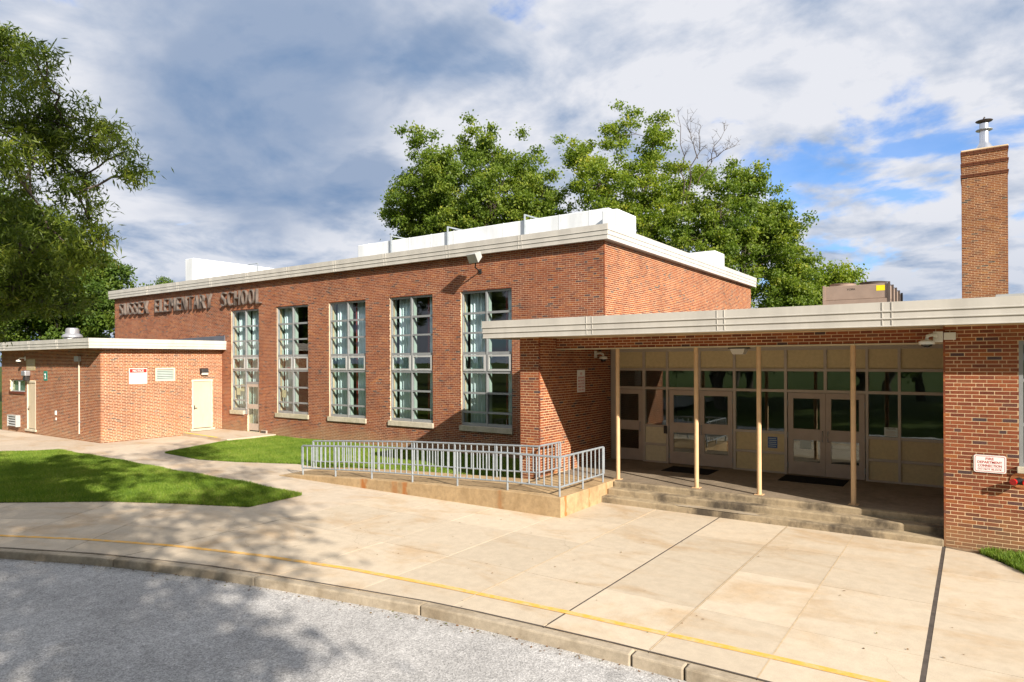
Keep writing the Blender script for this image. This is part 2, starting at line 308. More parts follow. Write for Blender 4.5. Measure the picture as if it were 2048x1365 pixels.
# ------------------------------------------------------------------ object helpers
W = {}     # world position of every object's origin (all parents are translation only)
def link(o, parent, org):
    col.objects.link(o); org = Vector(org); W[o] = org
    if parent is not None: o.parent = parent; o.location = org - W[parent]
    else: o.location = org
    return o
def tag(o, label, cat, group=None):
    o["label"] = label; o["category"] = cat
    if group: o["group"] = group
    return o
def thing(name, loc, label, cat, group=None):
    return tag(link(bpy.data.objects.new(name, None), None, loc), label, cat, group)
class MB:
    def __init__(s): s.v = []; s.f = []
    def box(s, x0, x1, y0, y1, z0, z1):
        b = len(s.v); s.v += [(x0, y0, z0), (x1, y0, z0), (x1, y1, z0), (x0, y1, z0), (x0, y0, z1), (x1, y0, z1), (x1, y1, z1), (x0, y1, z1)]
        s.f += [tuple(b + i for i in q) for q in ((0, 3, 2, 1), (4, 5, 6, 7), (0, 1, 5, 4), (1, 2, 6, 5), (2, 3, 7, 6), (3, 0, 4, 7))]; return s
    def quad(s, *p):
        b = len(s.v); s.v += [tuple(q) for q in p]; s.f.append(tuple(range(b, b + len(p)))); return s
    def prism(s, poly, z0, z1):      # poly: ccw xy list; z may be callables
        n = len(poly); b = len(s.v); g0 = z0 if callable(z0) else (lambda x, y: z0); g1 = z1 if callable(z1) else (lambda x, y: z1)
        s.v += [(x, y, g0(x, y)) for x, y in poly] + [(x, y, g1(x, y)) for x, y in poly]
        s.f.append(tuple(b + i for i in reversed(range(n)))); s.f.append(tuple(b + n + i for i in range(n)))
        s.f += [(b + i, b + (i + 1) % n, b + n + (i + 1) % n, b + n + i) for i in range(n)]; return s
    def tube(s, pts, r, n=8, r2=None, cap=True):
        pts = [Vector(p) for p in pts]; b = len(s.v); m = len(pts)
        up = None
        for i, p in enumerate(pts):
            d = (pts[min(i + 1, m - 1)] - pts[max(i - 1, 0)]).normalized()
            if up is None: up = Vector((0, 0, 1)) if abs(d.z) < 0.9 else Vector((1, 0, 0))
            a = d.cross(up).normalized(); c = d.cross(a).normalized(); up = -c if False else up
            rr = r if r2 is None else r + (r2 - r) * i / (m - 1)
            for k in range(n):
                an = 2 * math.pi * k / n; s.v.append(tuple(p + a * (math.cos(an) * rr) + c * (math.sin(an) * rr)))
        for i in range(m - 1):
            for k in range(n):
                s.f.append((b + i * n + k, b + i * n + (k + 1) % n, b + (i + 1) * n + (k + 1) % n, b + (i + 1) * n + k))
        if cap: s.f.append(tuple(b + k for k in reversed(range(n)))); s.f.append(tuple(b + (m - 1) * n + k for k in range(n)))
        return s
    def lathe(s, c, prof, n=24):
        b = len(s.v); m = len(prof)
        for r, z in prof:
            for k in range(n):
                an = 2 * math.pi * k / n; s.v.append((c[0] + r * math.cos(an), c[1] + r * math.sin(an), c[2] + z))
        for i in range(m - 1):
            for k in range(n): s.f.append((b + i * n + k, b + i * n + (k + 1) % n, b + (i + 1) * n + (k + 1) % n, b + (i + 1) * n + k))
        s.f.append(tuple(b + k for k in reversed(range(n)))); s.f.append(tuple(b + (m - 1) * n + k for k in range(n))); return s
    def build(s, name, mat, parent=None, org=None, bevel=0.0, smooth=False, kind=None, seg=2):
        V = np.array(s.v)
        if org is None: org = (float(V[:, 0].mean()), float(V[:, 1].mean()), float(V[:, 2].min()))
        me = bpy.data.meshes.new(name); me.from_pydata([tuple(x) for x in (V - np.array(org))], [], s.f); me.update()
        bm = bmesh.new(); bm.from_mesh(me); bmesh.ops.recalc_face_normals(bm, faces=bm.faces); bm.to_mesh(me); bm.free()
        if smooth: me.polygons.foreach_set("use_smooth", [True] * len(me.polygons)); me.set_sharp_from_angle(angle=R(40))
        me.materials.append(M[mat]); o = link(bpy.data.objects.new(name, me), parent, org)
        if bevel: md = o.modifiers.new("bevel", 'BEVEL'); md.width = bevel; md.segments = seg; md.limit_method = 'ANGLE'
        if kind: o["kind"] = kind
        return o
def fast(name, V, F, mat, parent=None, org=(0, 0, 0), tint=None, kind=None, smooth=False):
    V = np.asarray(V, np.float32) - np.asarray(org, np.float32); F = np.asarray(F, np.int32); m, k = F.shape
    me = bpy.data.meshes.new(name); me.vertices.add(len(V)); me.vertices.foreach_set("co", V.ravel())
    me.loops.add(m * k); me.loops.foreach_set("vertex_index", F.ravel()); me.polygons.add(m)
    me.polygons.foreach_set("loop_start", np.arange(0, m * k, k, dtype=np.int32))
    me.update(calc_edges=True)
    if tint is not None:
        a = me.attributes.new("tint", 'FLOAT', 'FACE'); a.data.foreach_set("value", np.asarray(tint, np.float32))
    me.polygons.foreach_set("use_smooth", np.full(m, bool(smooth)))
    me.materials.append(M[mat]); o = link(bpy.data.objects.new(name, me), parent, org)
    if kind: o["kind"] = kind
    return o
def text(body, height, loc, face, mat, parent, depth=0.003, width=None, name="lettering", align='CENTER', bold=0.0):
    cu = bpy.data.curves.new("txt", 'FONT'); cu.body = body; cu.size = 1.0; cu.extrude = 0.5; cu.align_x = align; cu.resolution_u = 3; cu.offset = bold
    ob = bpy.data.objects.new("txt", cu); col.objects.link(ob); bpy.context.view_layer.update()
    me = bpy.data.meshes.new_from_object(ob.evaluated_get(bpy.context.evaluated_depsgraph_get())); bpy.data.objects.remove(ob); bpy.data.curves.remove(cu)
    n = len(me.vertices); co = np.empty(n * 3, np.float32); me.vertices.foreach_get("co", co); co = co.reshape(-1, 3)
    h = co[:, 1].max() - co[:, 1].min(); w = co[:, 0].max() - co[:, 0].min(); s = height / h
    sx = width / w if width else s; y0 = co[:, 1].min(); xc = (co[:, 0].max() + co[:, 0].min()) / 2
    a = (co[:, 0] - xc) * sx; b = (co[:, 1] - y0) * s; d = (co[:, 2] + 0.5) * depth
    if face == '-Y': P = np.stack([a, -d, b], 1)
    else: P = np.stack([d, a, b], 1)           # facing +X
    me.vertices.foreach_set("co", P.astype(np.float32).ravel()); me.update(); me.materials.clear(); me.materials.append(M[mat]); me.name = name
    return link(bpy.data.objects.new(name, me), parent, loc)

# ------------------------------------------------------------------ ground
def gz(x, y=0): return 0.0033 * min(x, 0.0)
def G(dz): return lambda x, y: gz(x) + dz
def sheet(name, poly, dz, mat, parent=None, kind=None, thick=0.0):
    b = MB()
    if thick: b.prism(poly, G(dz - thick), G(dz))
    else: b.quad(*[(x, y, gz(x) + dz) for x, y in poly])
    return b.build(name, mat, parent, kind=kind)
gs = 900
b = MB(); b.quad((-gs, -gs, -0.45), (gs, -gs, -0.45), (gs, gs, -0.45), (-gs, gs, -0.45)); b.build("ground", "turf_painted_shade", kind="structure")
KERB = [(14.0, 6.96), (8.0, 6.96), (4.0, 6.96), (1.0, 6.96), (-1.0, 6.96), (-2.4, 6.95), (-3.5, 6.92), (-4.45, 6.86), (-5.45, 6.79), (-6.2, 6.71), (-7.4, 6.50), (-9.0, 6.20), (-10.3, 5.92), (-11.65, 5.52), (-12.75, 5.16), (-14.5, 4.42), (-16.2, 3.52), (-17.9, 2.35), (-19.5, 0.95), (-20.9, -0.7), (-22.0, -2.6), (-22.8, -4.6)]
def offs(line, d):     # offset towards the building side (left of right-to-left travel is -Y, so use +normal)
    o = []
    for i, p in enumerate(line):
        a = Vector(line[max(i - 1, 0)]); c = Vector(line[min(i + 1, len(line) - 1)]); t_ = (c - a).normalized(); o.append((p[0] + t_.y * d, p[1] - t_.x * d))
    return o
KB = offs(KERB, 0.17)      # back of kerb
KX = KERB + [(-23.4, -7.0), (-23.8, -10.0), (-24, -27)]
sheet("driveway", offs(KX, 0.02)[::-1] + offs(KX, -5.3), -0.14, "asphalt", kind="structure")
sheet("street", [(200, -27), (-260, -27), (-260, -36), (200, -36)][::-1], -0.30, "asphalt", kind="structure")
sheet("lawn_across", [(200, 6.0), (200, -27), (-260, -27), (-260, 6.0)][::-1], -0.20, "turf_painted_shade", kind="structure")
kerb_root = MB().quad(*[(x, y, gz(x) - 0.16) for x, y in KB[:12]] + [(x, y, gz(x) - 0.16) for x, y in reversed(KERB[:12])]).build("kerb", "kerb_concrete", kind="structure")
def lerp_line(line, t0, t1):
    L = [0.0]
    for i in range(1, len(line)): L.append(L[-1] + math.dist(line[i], line[i - 1]))
    def at(d):
        for i in range(1, len(line)):
            if d <= L[i] + 1e-6:
                f = (d - L[i - 1]) / (L[i] - L[i - 1]); return (line[i - 1][0] + f * (line[i][0] - line[i - 1][0]), line[i - 1][1] + f * (line[i][1] - line[i - 1][1]))
        return line[-1]
    return [at(t0 + (t1 - t0) * k / 6) for k in range(7)], L[-1]
_, KL = lerp_line(KERB, 0, 1); d = 0.0; segs = [3.0, 3.0, 2.4, 3.0, 3.0, 2.2, 0.62, 3.05, 3.05, 3.0, 3.05, 3.0, 3.0, 3.0, 3.0]
for s_ in segs:
    if d >= KL: break
    e = min(d + s_, KL); f, _ = lerp_line(KERB, d + 0.008, e - 0.008); k = offs(f, 0.165); j = random.uniform(-0.006, 0.006)
    MB().prism(f[::-1] + k, G(-0.3), lambda x, y, j=j: gz(x) + 0.004 + j).build("kerb_stone", "kerb_concrete", kerb_root, bevel=0.022); d = e

LAWN1 = [(-14.0, 10.62), (-16.5, 10.83), (-20.3, 10.84), (-24.8, 10.98), (-29.4, 10.98), (-30.55, 9.45), (-34, 6), (-36, 0), (-36, -5), (-27, -5), (-25.5, -3), (-24, 0.5), (-22, 3.5), (-19.5, 6.03), (-17.25, 7.63), (-15.68, 8.37), (-13.89, 9.09)]
LAWN2 = [(-24.92, 12.89), (-22.25, 12.68), (-20.6, 13.07), (-18.4, 13.92), (-17.5, 13.86), (-9.6, 13.86), (-9.6, 18.55), (-26.2, 18.55), (-26.2, 17.8), (-26.3, 16.2), (-25.65, 14.62)]
LAWN3 = [(0.10, 13.86), (0.35, 13.55), (0.66, 12.95), (1.4, 12.0), (3.2, 11.0), (13.0, 11.0), (13.0, 14.05), (0.3, 14.05)]
sheet("lawn", LAWN1, 0.012, "lawn_soil", kind="structure"); sheet("lawn", LAWN2, 0.012, "lawn_soil", kind="structure"); sheet("lawn", LAWN3, 0.012, "lawn_soil", kind="structure")
sheet("soil_strip", [(-0.40, 13.95), (0.10, 13.80), (0.34, 13.9), (0.30, 14.055), (-0.44, 14.055)], 0.008, "brown_soil", kind="structure")

# pavement: a bed with every slab a piece of its own
P1 = [(-12.2, 12.15), (-12.2, 5.55)] + [p for p in reversed(KB) if p[0] > -12.1 and p[0] < 13] + [(13, 7.13), (13, 11.0), (3.2, 11.0), (1.4, 12.0), (0.66, 12.95), (0.10, 13.82), (-0.40, 13.97), (-0.44, 14.05), (-7.25, 14.05), (-7.25, 12.15)]
P2 = [(-12.2, 12.15), (-17.0, 12.15), (-17.0, 13.8), (-17.5, 13.86), (-18.4, 13.92), (-20.6, 13.07), (-22.25, 12.68), (-24.92, 12.89), (-25.65, 14.62), (-26.3, 16.2), (-30.55, 16.6), (-30.55, 12.98), (-42, 12.98), (-42, 9.6), (-30.4, 9.6), (-29.4, 10.98), (-24.8, 10.98), (-20.3, 10.84), (-16.5, 10.83), (-14.0, 10.62), (-13.89, 9.09), (-12.2, 9.6)]
P3 = [(-12.2, 9.6), (-13.89, 9.09), (-15.68, 8.37), (-17.25, 7.63), (-19.5, 6.03), (-22, 3.5), (-24, 0.5), (-25.5, -3)] + [p for p in reversed(KB) if p[0] < -12.2] + [(-12.2, 5.5)]
def clip(poly, cell):       # Sutherland-Hodgman, cell convex ccw
    outp = poly
    for i in range(len(cell)):
        a, c = cell[i], cell[(i + 1) % len(cell)]; inp = outp; outp = []
        if not inp: break
        side = lambda p: (c[0] - a[0]) * (p[1] - a[1]) - (c[1] - a[1]) * (p[0] - a[0])
        for k in range(len(inp)):
            p, q = inp[k - 1], inp[k]; sp, sq = side(p), side(q)
            if (sp >= 0) != (sq >= 0):
                f = sp / (sp - sq); outp.append((p[0] + f * (q[0] - p[0]), p[1] + f * (q[1] - p[1])))
            if sq >= 0: outp.append(q)
    return outp
def area(p): return 0.5 * sum(p[i - 1][0] * p[i][1] - p[i][0] * p[i - 1][1] for i in range(len(p)))
def clean(p):
    q = []
    for v in p:
        if not q or math.dist(v, q[-1]) > 0.004: q.append(v)
    if len(q) > 2 and math.dist(q[0], q[-1]) < 0.004: q.pop()
    return q
def ccw(p): return p if area(p) > 0 else p[::-1]
P1, P2, P3 = ccw(P1), ccw(P2), ccw(P3)
pav = MB()
for p in (P1, P2, P3): pav.quad(*[(x, y, gz(x) - 0.012) for x, y in p])
pav = pav.build("pavement", "joint", kind="structure")
XL = [-12.2, -10.6, -9.05, -7.45, -5.87, -4.46, -3.08, -1.88, -0.45, 1.05, 2.5, 4.0, 5.5, 7.0, 8.5, 10.0, 11.5, 13.0]
WIDE = {-4.46: 0.016, -0.45: 0.028, -12.2: 0.012}
YL = [5.4, 8.72, 10.65, 12.38, 14.2]
def slab(region, cell, mat):
    c = clean(clip(region, ccw(cell)))
    if len(c) < 3 or abs(area(c)) < 0.03: return
    j = random.uniform(-0.002, 0.002)
    MB().prism(ccw(c), G(-0.06), lambda x, y: gz(x) + j).build("slab", mat, pav)
for x in (-4.46, -0.45, -12.2):
    w_ = WIDE[x]; y0_, y1_ = (7.15, 14.03) if x > -10 else (5.6, 12.1)
    MB().quad(*[(q, y, gz(q) - 0.0035) for q, y in ((x - w_, y0_), (x + w_, y0_), (x + w_, y1_), (x - w_, y1_))]).build("joint_filler", "joint", pav)
ka, kb = offs(KERB, 0.158), offs(KERB, 0.182); b = MB()
for i in range(len(KERB) - 1): b.quad(*[(x, y, gz(x) + 0.0105) for x, y in (ka[i], ka[i + 1], kb[i + 1], kb[i])])
b.build("joint_filler", "joint", pav)
for i in range(len(XL) - 1):
    a, c = XL[i] + WIDE.get(XL[i], 0.006), XL[i + 1] - WIDE.get(XL[i + 1], 0.006)
    for k in range(len(YL) - 1):
        slab(P1, [(a, YL[k] + 0.004), (c, YL[k] + 0.004), (c, YL[k + 1] - 0.004), (a, YL[k + 1] - 0.004)], "slab")
for x in (-5.87, -3.08, -1.88):      # tan sealant in three of the joints
    MB().quad((x - 0.009, 7.16, -0.004), (x + 0.009, 7.16, -0.004), (x + 0.009, 14.03, -0.004), (x - 0.009, 14.03, -0.004)).build("joint_filler", "joint_light", pav)
JL = [((-12.2, 5.0), (-12.2, 10.2)), ((-13.1, 4.6), (-15.9, 8.7)), ((-14.9, 4.0), (-17.6, 8.3)), ((-16.6, 3.0), (-19.6, 7.0)), ((-18.2, 1.9), (-21.6, 5.3)), ((-19.7, 0.4), (-23.6, 3.0)), ((-21.2, -1.6), (-25.4, 0.0)), ((-22, -3.6), (-27, -2.9))]
for (a, c), (e, f) in zip(JL[:-1], JL[1:]):
    m1 = ((a[0] + c[0]) / 2, (a[1] + c[1]) / 2); m2 = ((e[0] + f[0]) / 2, (e[1] + f[1]) / 2); g = 0.008
    sh = lambda p, q: (p[0] + (q[0] - p[0]) * g / math.dist(p, q), p[1] + (q[1] - p[1]) * g / math.dist(p, q))
    for u, v, w_, z_ in ((a, m1, m2, e), (m1, c, f, m2)):
        slab(P3, [sh(u, z_), sh(v, w_), sh(w_, v), sh(z_, u)], "slab")
XP = [-12.2, -14.2, -16.33, -18.6, -21.0, -23.6, -26.2, -28.6, -30.8, -33.5, -36.5, -39.5, -42.2]
for i in range(len(XP) - 1):
    for y0, y1 in ((8.9, 11.9), (11.9, 14.5), (14.5, 17)):
        slab(P2, [(XP[i + 1] + 0.006, y0 + 0.004), (XP[i] - 0.006, y0 + 0.004), (XP[i] - 0.006, y1 - 0.004), (XP[i + 1] + 0.006, y1 - 0.004)], "slab_path")
# painted safety line, following the kerb
YLN = [(12.5, 7.80), (6.5, 7.80), (2.0, 7.80), (-0.8, 7.78), (-1.85, 7.75), (-2.83, 7.70), (-4.43, 7.62), (-6.49, 7.47), (-8.34, 7.26), (-10.3, 6.88), (-12.15, 6.36), (-13.95, 5.68), (-15.75, 4.83), (-17.4, 3.8), (-19.2, 2.5), (-21, 0.8)]
ya = offs(YLN, 0.055); yb = offs(YLN, -0.055); b = MB()
for i in range(len(YLN) - 1): b.quad(*[(x, y, gz(x) + 0.0055) for x, y in (ya[i], ya[i + 1], yb[i + 1], yb[i])])
b.build("painted_line", "yellow_paint", kind="structure")
# stoop by the hall door
st = thing("door_stoop", (-28.3, 17.4, -0.1), "low concrete stoop with yellow painted edge between annex and hall", "stoop")
MB().prism([(-30.52, 16.55), (-26.3, 16.2), (-26.2, 18.56), (-30.52, 18.56)], -0.3, 0.03).build("slab", "slab_path", st, bevel=0.015)
MB().quad((-30.4, 16.545, 0.034), (-27.3, 16.29, 0.034), (-27.3, 16.41, 0.034), (-30.4, 16.665, 0.034)).build("painted_edge", "yellow_edge", st)
st2 = thing("door_stoop", (-39.2, 11.9, -0.13), "concrete kerb stub with yellow top in front of annex side door", "stoop")
MB().box(-41.6, -40.0, 11.0, 11.9, -0.3, 0.0).build("slab", "slab_path", st2, bevel=0.015)
MB().quad((-41.55, 11.05, 0.004), (-40.05, 11.05, 0.004), (-40.05, 11.4, 0.004), (-41.55, 11.4, 0.004)).build("painted_edge", "yellow_edge", st2)

# ------------------------------------------------------------------ brick walls
CH, SL, HL, JT = 0.0667, 0.2005, 0.0958, 0.0122     # course, stretcher, header, joint
def courses(L, z0, z1, ops, seed):
    rg = np.random.default_rng(seed); out_ = []
    n = int((z1 - z0) / CH + 0.5)
    for k in range(n):
        za, zb = z0 + k * CH, z0 + (k + 1) * CH - JT; zm = (za + zb) / 2
        blocked = sorted((o[0], o[1]) for o in ops if o[2] < zm < o[3])
        free = []; s = 0.0
        for a, c in blocked:
            if a > s: free.append((s, a))
            s = max(s, c)
        if s < L: free.append((s, L))
        flem = k % 6 == 5
        x = -((k % 2) * (SL + JT) / 2) if not flem else -0.05; i = 0; cells = []
        while x < L:
            w = (HL if (flem and i % 2) else SL); cells.append((x, x + w)); x += w + JT; i += 1
        for a, c in cells:
            for f0, f1 in free:
                p, q = max(a, f0), min(c, f1)
                if q - p > 0.02: out_.append((p, q, za, zb))
    A = np.array(out_) if out_ else np.zeros((0, 4))
    return A
SHARED = {}
def brick_mesh(w, mat):
    key = (round(w, 3), mat)
    if key not in SHARED:
        me = bpy.data.meshes.new("brick"); d = 0.03; h = CH - JT
        me.from_pydata([(-w / 2, 0, 0), (w / 2, 0, 0), (w / 2, d, 0), (-w / 2, d, 0), (-w / 2, 0, h), (w / 2, 0, h), (w / 2, d, h), (-w / 2, d, h)], [], [(0, 1, 5, 4), (1, 2, 6, 5), (3, 0, 4, 7), (4, 5, 6, 7), (0, 3, 2, 1)]); me.materials.append(M[mat]); SHARED[key] = me
    return SHARED[key]
def brick_wall(bld, org, ang, L, z0, z1, ops=(), thick=0.22, mat="brick", mort="mortar", seed=1, single=None, name="wall", backing_z0=None):
    """outer face starts at org (x,y), runs L along angle ang; the outside is on the right-hand side of travel."""
    ca, sa = math.cos(ang), math.sin(ang); nx, ny = sa, -ca        # outward normal
    def P(s, d, z): return (org[0] + ca * s - nx * d, org[1] + sa * s - ny * d, z)       # d: depth inwards
    bz = z0 if backing_z0 is None else backing_z0
    ss = sorted({0.012, L - 0.012, *[min(max(o[i], 0.012), L - 0.012) for o in ops for i in (0, 1)]}); zs = sorted({bz, z1, *[min(max(o[i], bz), z1) for o in ops for i in (2, 3)]})
    b = MB(); D0, D1 = 0.003, thick
    for i in range(len(ss) - 1):
        for k in range(len(zs) - 1):
            sm, zm = (ss[i] + ss[i + 1]) / 2, (zs[k] + zs[k + 1]) / 2
            if any(o[0] < sm < o[1] and o[2] < zm < o[3] for o in ops): continue
            v = len(b.v); b.v += [P(s, dd, z) for z in (zs[k], zs[k + 1]) for s, dd in ((ss[i], D0), (ss[i + 1], D0), (ss[i + 1], D1), (ss[i], D1))]
            b.f += [tuple(v + q for q in f) for f in ((0, 1, 2, 3), (4, 5, 6, 7), (0, 1, 5, 4), (1, 2, 6, 5), (2, 3, 7, 6), (3, 0, 4, 7))]
    wall = b.build(name, mort, bld)
    A = courses(L, z0, z1, ops, seed); rg = np.random.default_rng(seed + 99); n = len(A); tint = rg.random(n) * 0.998 + 0.001
    jit = rg.normal(0, 0.0006, n)
    pick = np.zeros(n, bool)
    if single is not None:
        cxs = np.array([P((a[0] + a[1]) / 2, 0, (a[2] + a[3]) / 2) for a in A]); filt, cnt = single
        ok = np.array([filt(*c) for c in cxs]); dist = np.linalg.norm(cxs - np.array(CAM), axis=1); dist[~ok] = 1e9
        idx = np.argsort(dist)[:cnt]; idx = idx[dist[idx] < 1e8]; pick[idx] = True
        for i in idx:
            p, q, za, zb = A[i]; o = bpy.data.objects.new("brick", brick_mesh(q - p, mat)); link(o, wall, P((p + q) / 2, jit[i], za)); o.rotation_euler = (0, 0, ang); o["tint"] = float(tint[i])
    B = A[~pick]; tn = tint[~pick]; jt = jit[~pick]; m = len(B)
    if m:
        S = np.stack([B[:, 0], B[:, 1], B[:, 1], B[:, 0]] * 2, 1); Z = np.stack([B[:, 2]] * 4 + [B[:, 3]] * 4, 1); Dp = np.stack([jt, jt, jt + 0.03, jt + 0.03] * 2, 1)
        V = np.stack([org[0] + ca * S - nx * Dp, org[1] + sa * S - ny * Dp, Z], 2).reshape(-1, 3)
        F = np.array([(0, 1, 5, 4), (1, 2, 6, 5), (3, 0, 4, 7), (4, 5, 6, 7), (0, 3, 2, 1)]); F = (np.arange(m)[:, None, None] * 8 + F[None]).reshape(-1, 4)
        fast("brickwork", V, F, mat, wall, org=W[wall], tint=np.repeat(tn, 5), kind="stuff")
    return wall
E0, PI2 = 0.0, math.pi / 2      # ang 0: runs +X, outside faces -Y;  ang PI/2: runs +Y, outside faces +X; ang -PI/2: runs -Y, faces -X

def fascia(bld, pts, z0, z1, back=0.12, seams=(), closed=False):
    """three lapped boards along a polyline of outer corners (x,y); outside is right-hand of travel."""
    h = (z1 - z0); bands = [(z0, z0 + h * 0.30, 0.022), (z0 + h * 0.30, z0 + h * 0.60, 0.011), (z0 + h * 0.60, z1, 0.0)]
    def line(d):     # offset inwards with mitres
        o = []
        for i, p in enumerate(pts):
            ns = []
            if i > 0: t_ = (Vector(pts[i]) - Vector(pts[i - 1])).normalized(); ns.append(Vector((t_.y, -t_.x)))
            if i < len(pts) - 1: t_ = (Vector(pts[i + 1]) - Vector(pts[i])).normalized(); ns.append(Vector((t_.y, -t_.x)))
            nn = sum(ns, Vector((0, 0))); nn = nn / (nn.length_squared / len(ns)) if len(ns) == 2 else nn
            nn = ns[0] if len(ns) == 1 else (ns[0] + ns[1]) / (1 + ns[0].dot(ns[1]))
            o.append((p[0] - nn.x * d, p[1] - nn.y * d))
        return o
    root = None; bl = line(back)
    for a, c, ins in bands:
        fl = line(ins); b = MB(); n = len(pts); lip = line(ins - 0.008)
        for i in range(n):
            b.v += [(*fl[i], a + 0.022), (*fl[i], c), (*bl[i], c), (*bl[i], a), (*lip[i], a), (*lip[i], a + 0.018)]
        for i in range(n - 1):
            for k in range(6): b.f.append((i * 6 + k, i * 6 + (k + 1) % 6, (i + 1) * 6 + (k + 1) % 6, (i + 1) * 6 + k))
        b.f.append(tuple(range(6))); b.f.append(tuple((n - 1) * 6 + k for k in range(6)))
        o = b.build("fascia_board" if root else "fascia", "fascia", root or bld)
        if root is None: root = o
    for (x, y), (dx, dy), w_ in seams:
        nx, ny = dy, -dx
        for a, c, ins in bands:
            for q in (-w_ / 2, w_ / 2 - 0.012):
                b = MB()
                px, py = x + dx * q, y + dy * q; e = 0.010 - ins
                b.v += [(px + nx * e, py + ny * e, a + 0.024), (px + dx * 0.012 + nx * e, py + dy * 0.012 + ny * e, a + 0.024), (px + dx * 0.012 + nx * e, py + dy * 0.012 + ny * e, c - 0.004), (px + nx * e, py + ny * e, c - 0.004)]
                v = len(b.v); b.v += [(vx - nx * 0.02, vy - ny * 0.02, vz) for vx, vy, vz in b.v[v - 4:v]]; v -= 4
                b.f += [tuple(v + t_ for t_ in f) for f in ((0, 1, 2, 3), (0, 4, 5, 1), (1, 5, 6, 2), (2, 6, 7, 3), (3, 7, 4, 0))]
                b.build("seam_strip", "fascia", root)
    return root

# ------------------------------------------------------------------ main hall (tall block)
GY, GX0, GX1, GYB = 18.57, -41.75, -9.45, 35.1
hall = thing("school_hall", ((GX0 + GX1) / 2, 26, -0.2), "tall red brick school hall with five high gridded windows and white roof edge", "building")
WX = [-29.76, -26.16, -22.52, -18.89, -15.26]; WW = 2.26; WZ0, WZ1 = 0.98, 5.87
ops = [(x - GX0, x + WW - GX0, WZ0 - 0.16 if i else WZ0 - 0.16, WZ1) for i, x in enumerate(WX)]
ops.append((-28.44 - GX0, -27.50 - GX0, 0.03, 2.0))
vis_hall = lambda x, y, z: x > -16.5 and z > 4.45 and z < 7.1
brick_wall(hall, (GX0, GY), E0, GX1 - GX0, -0.28, 7.14, ops, 0.3, "brick", "mortar_gym", 11, (vis_hall, 300))
brick_wall(hall, (GX1, GY), PI2, GYB - GY, 3.9, 7.14, (), 0.3, "brick", "mortar", 12)
MB().box(GX0, GX0 + 0.3, GY + 0.3, GYB, -0.3, 7.1).box(GX0 + 0.3, GX1 - 0.3, GYB - 0.3, GYB, -0.3, 7.1).build("rear_wall", "brick", hall)
MB().box(GX1 - 0.3, GX1 - 0.05, GY + 0.3, GYB - 0.3, -0.3, 3.9).build("inner_wall", "interior", hall)
MB().box(GX0 + 0.3, GX1 - 0.3, GY + 0.3, GYB - 0.3, -0.2, 0.02).build("floor", "interior_floor", hall)
MB().box(GX0 + 0.31, GX1 - 0.31, GYB - 0.35, GYB - 0.31, 0.02, 7.1).build("inner_lining", "interior", hall)
MB().box(GX0 - 0.1, GX1 + 0.1, GY - 0.1, GYB + 0.1, 7.14, 7.46).build("roof", "roof_membrane", hall)
MB().box(GX0 - 0.2, GX1 + 0.18, GY - 0.18, GY + 0.0, 7.115, 7.137).box(GX1, GX1 + 0.18, GY + 0.0, GYB + 0.1, 7.115, 7.137).build("soffit", "soffit", hall)
e = 0.23
fascia(hall, [(GX0 - 0.3, GYB + e), (GX0 - 0.3, GY - e), (GX1 + e, GY - e), (GX1 + e, GYB + e)], 7.10, 7.57, seams=[((x, GY - e), (1, 0), 0.16) for x in (-37.5, -34.3, -31.2, -28.1, -25.0, -21.9, -18.94, -15.7, -12.5)] + [((GX1 + e, y), (0, 1), 0.16) for y in (22, 25.2, 28.4, 31.6)])
ROWS = [(5.78, 5.10), (5.02, 4.39), (4.32, 3.67), (3.58, 2.98), (2.90, 2.23), (2.16, 1.54), (1.47, 1.12)]
FB = 0.055
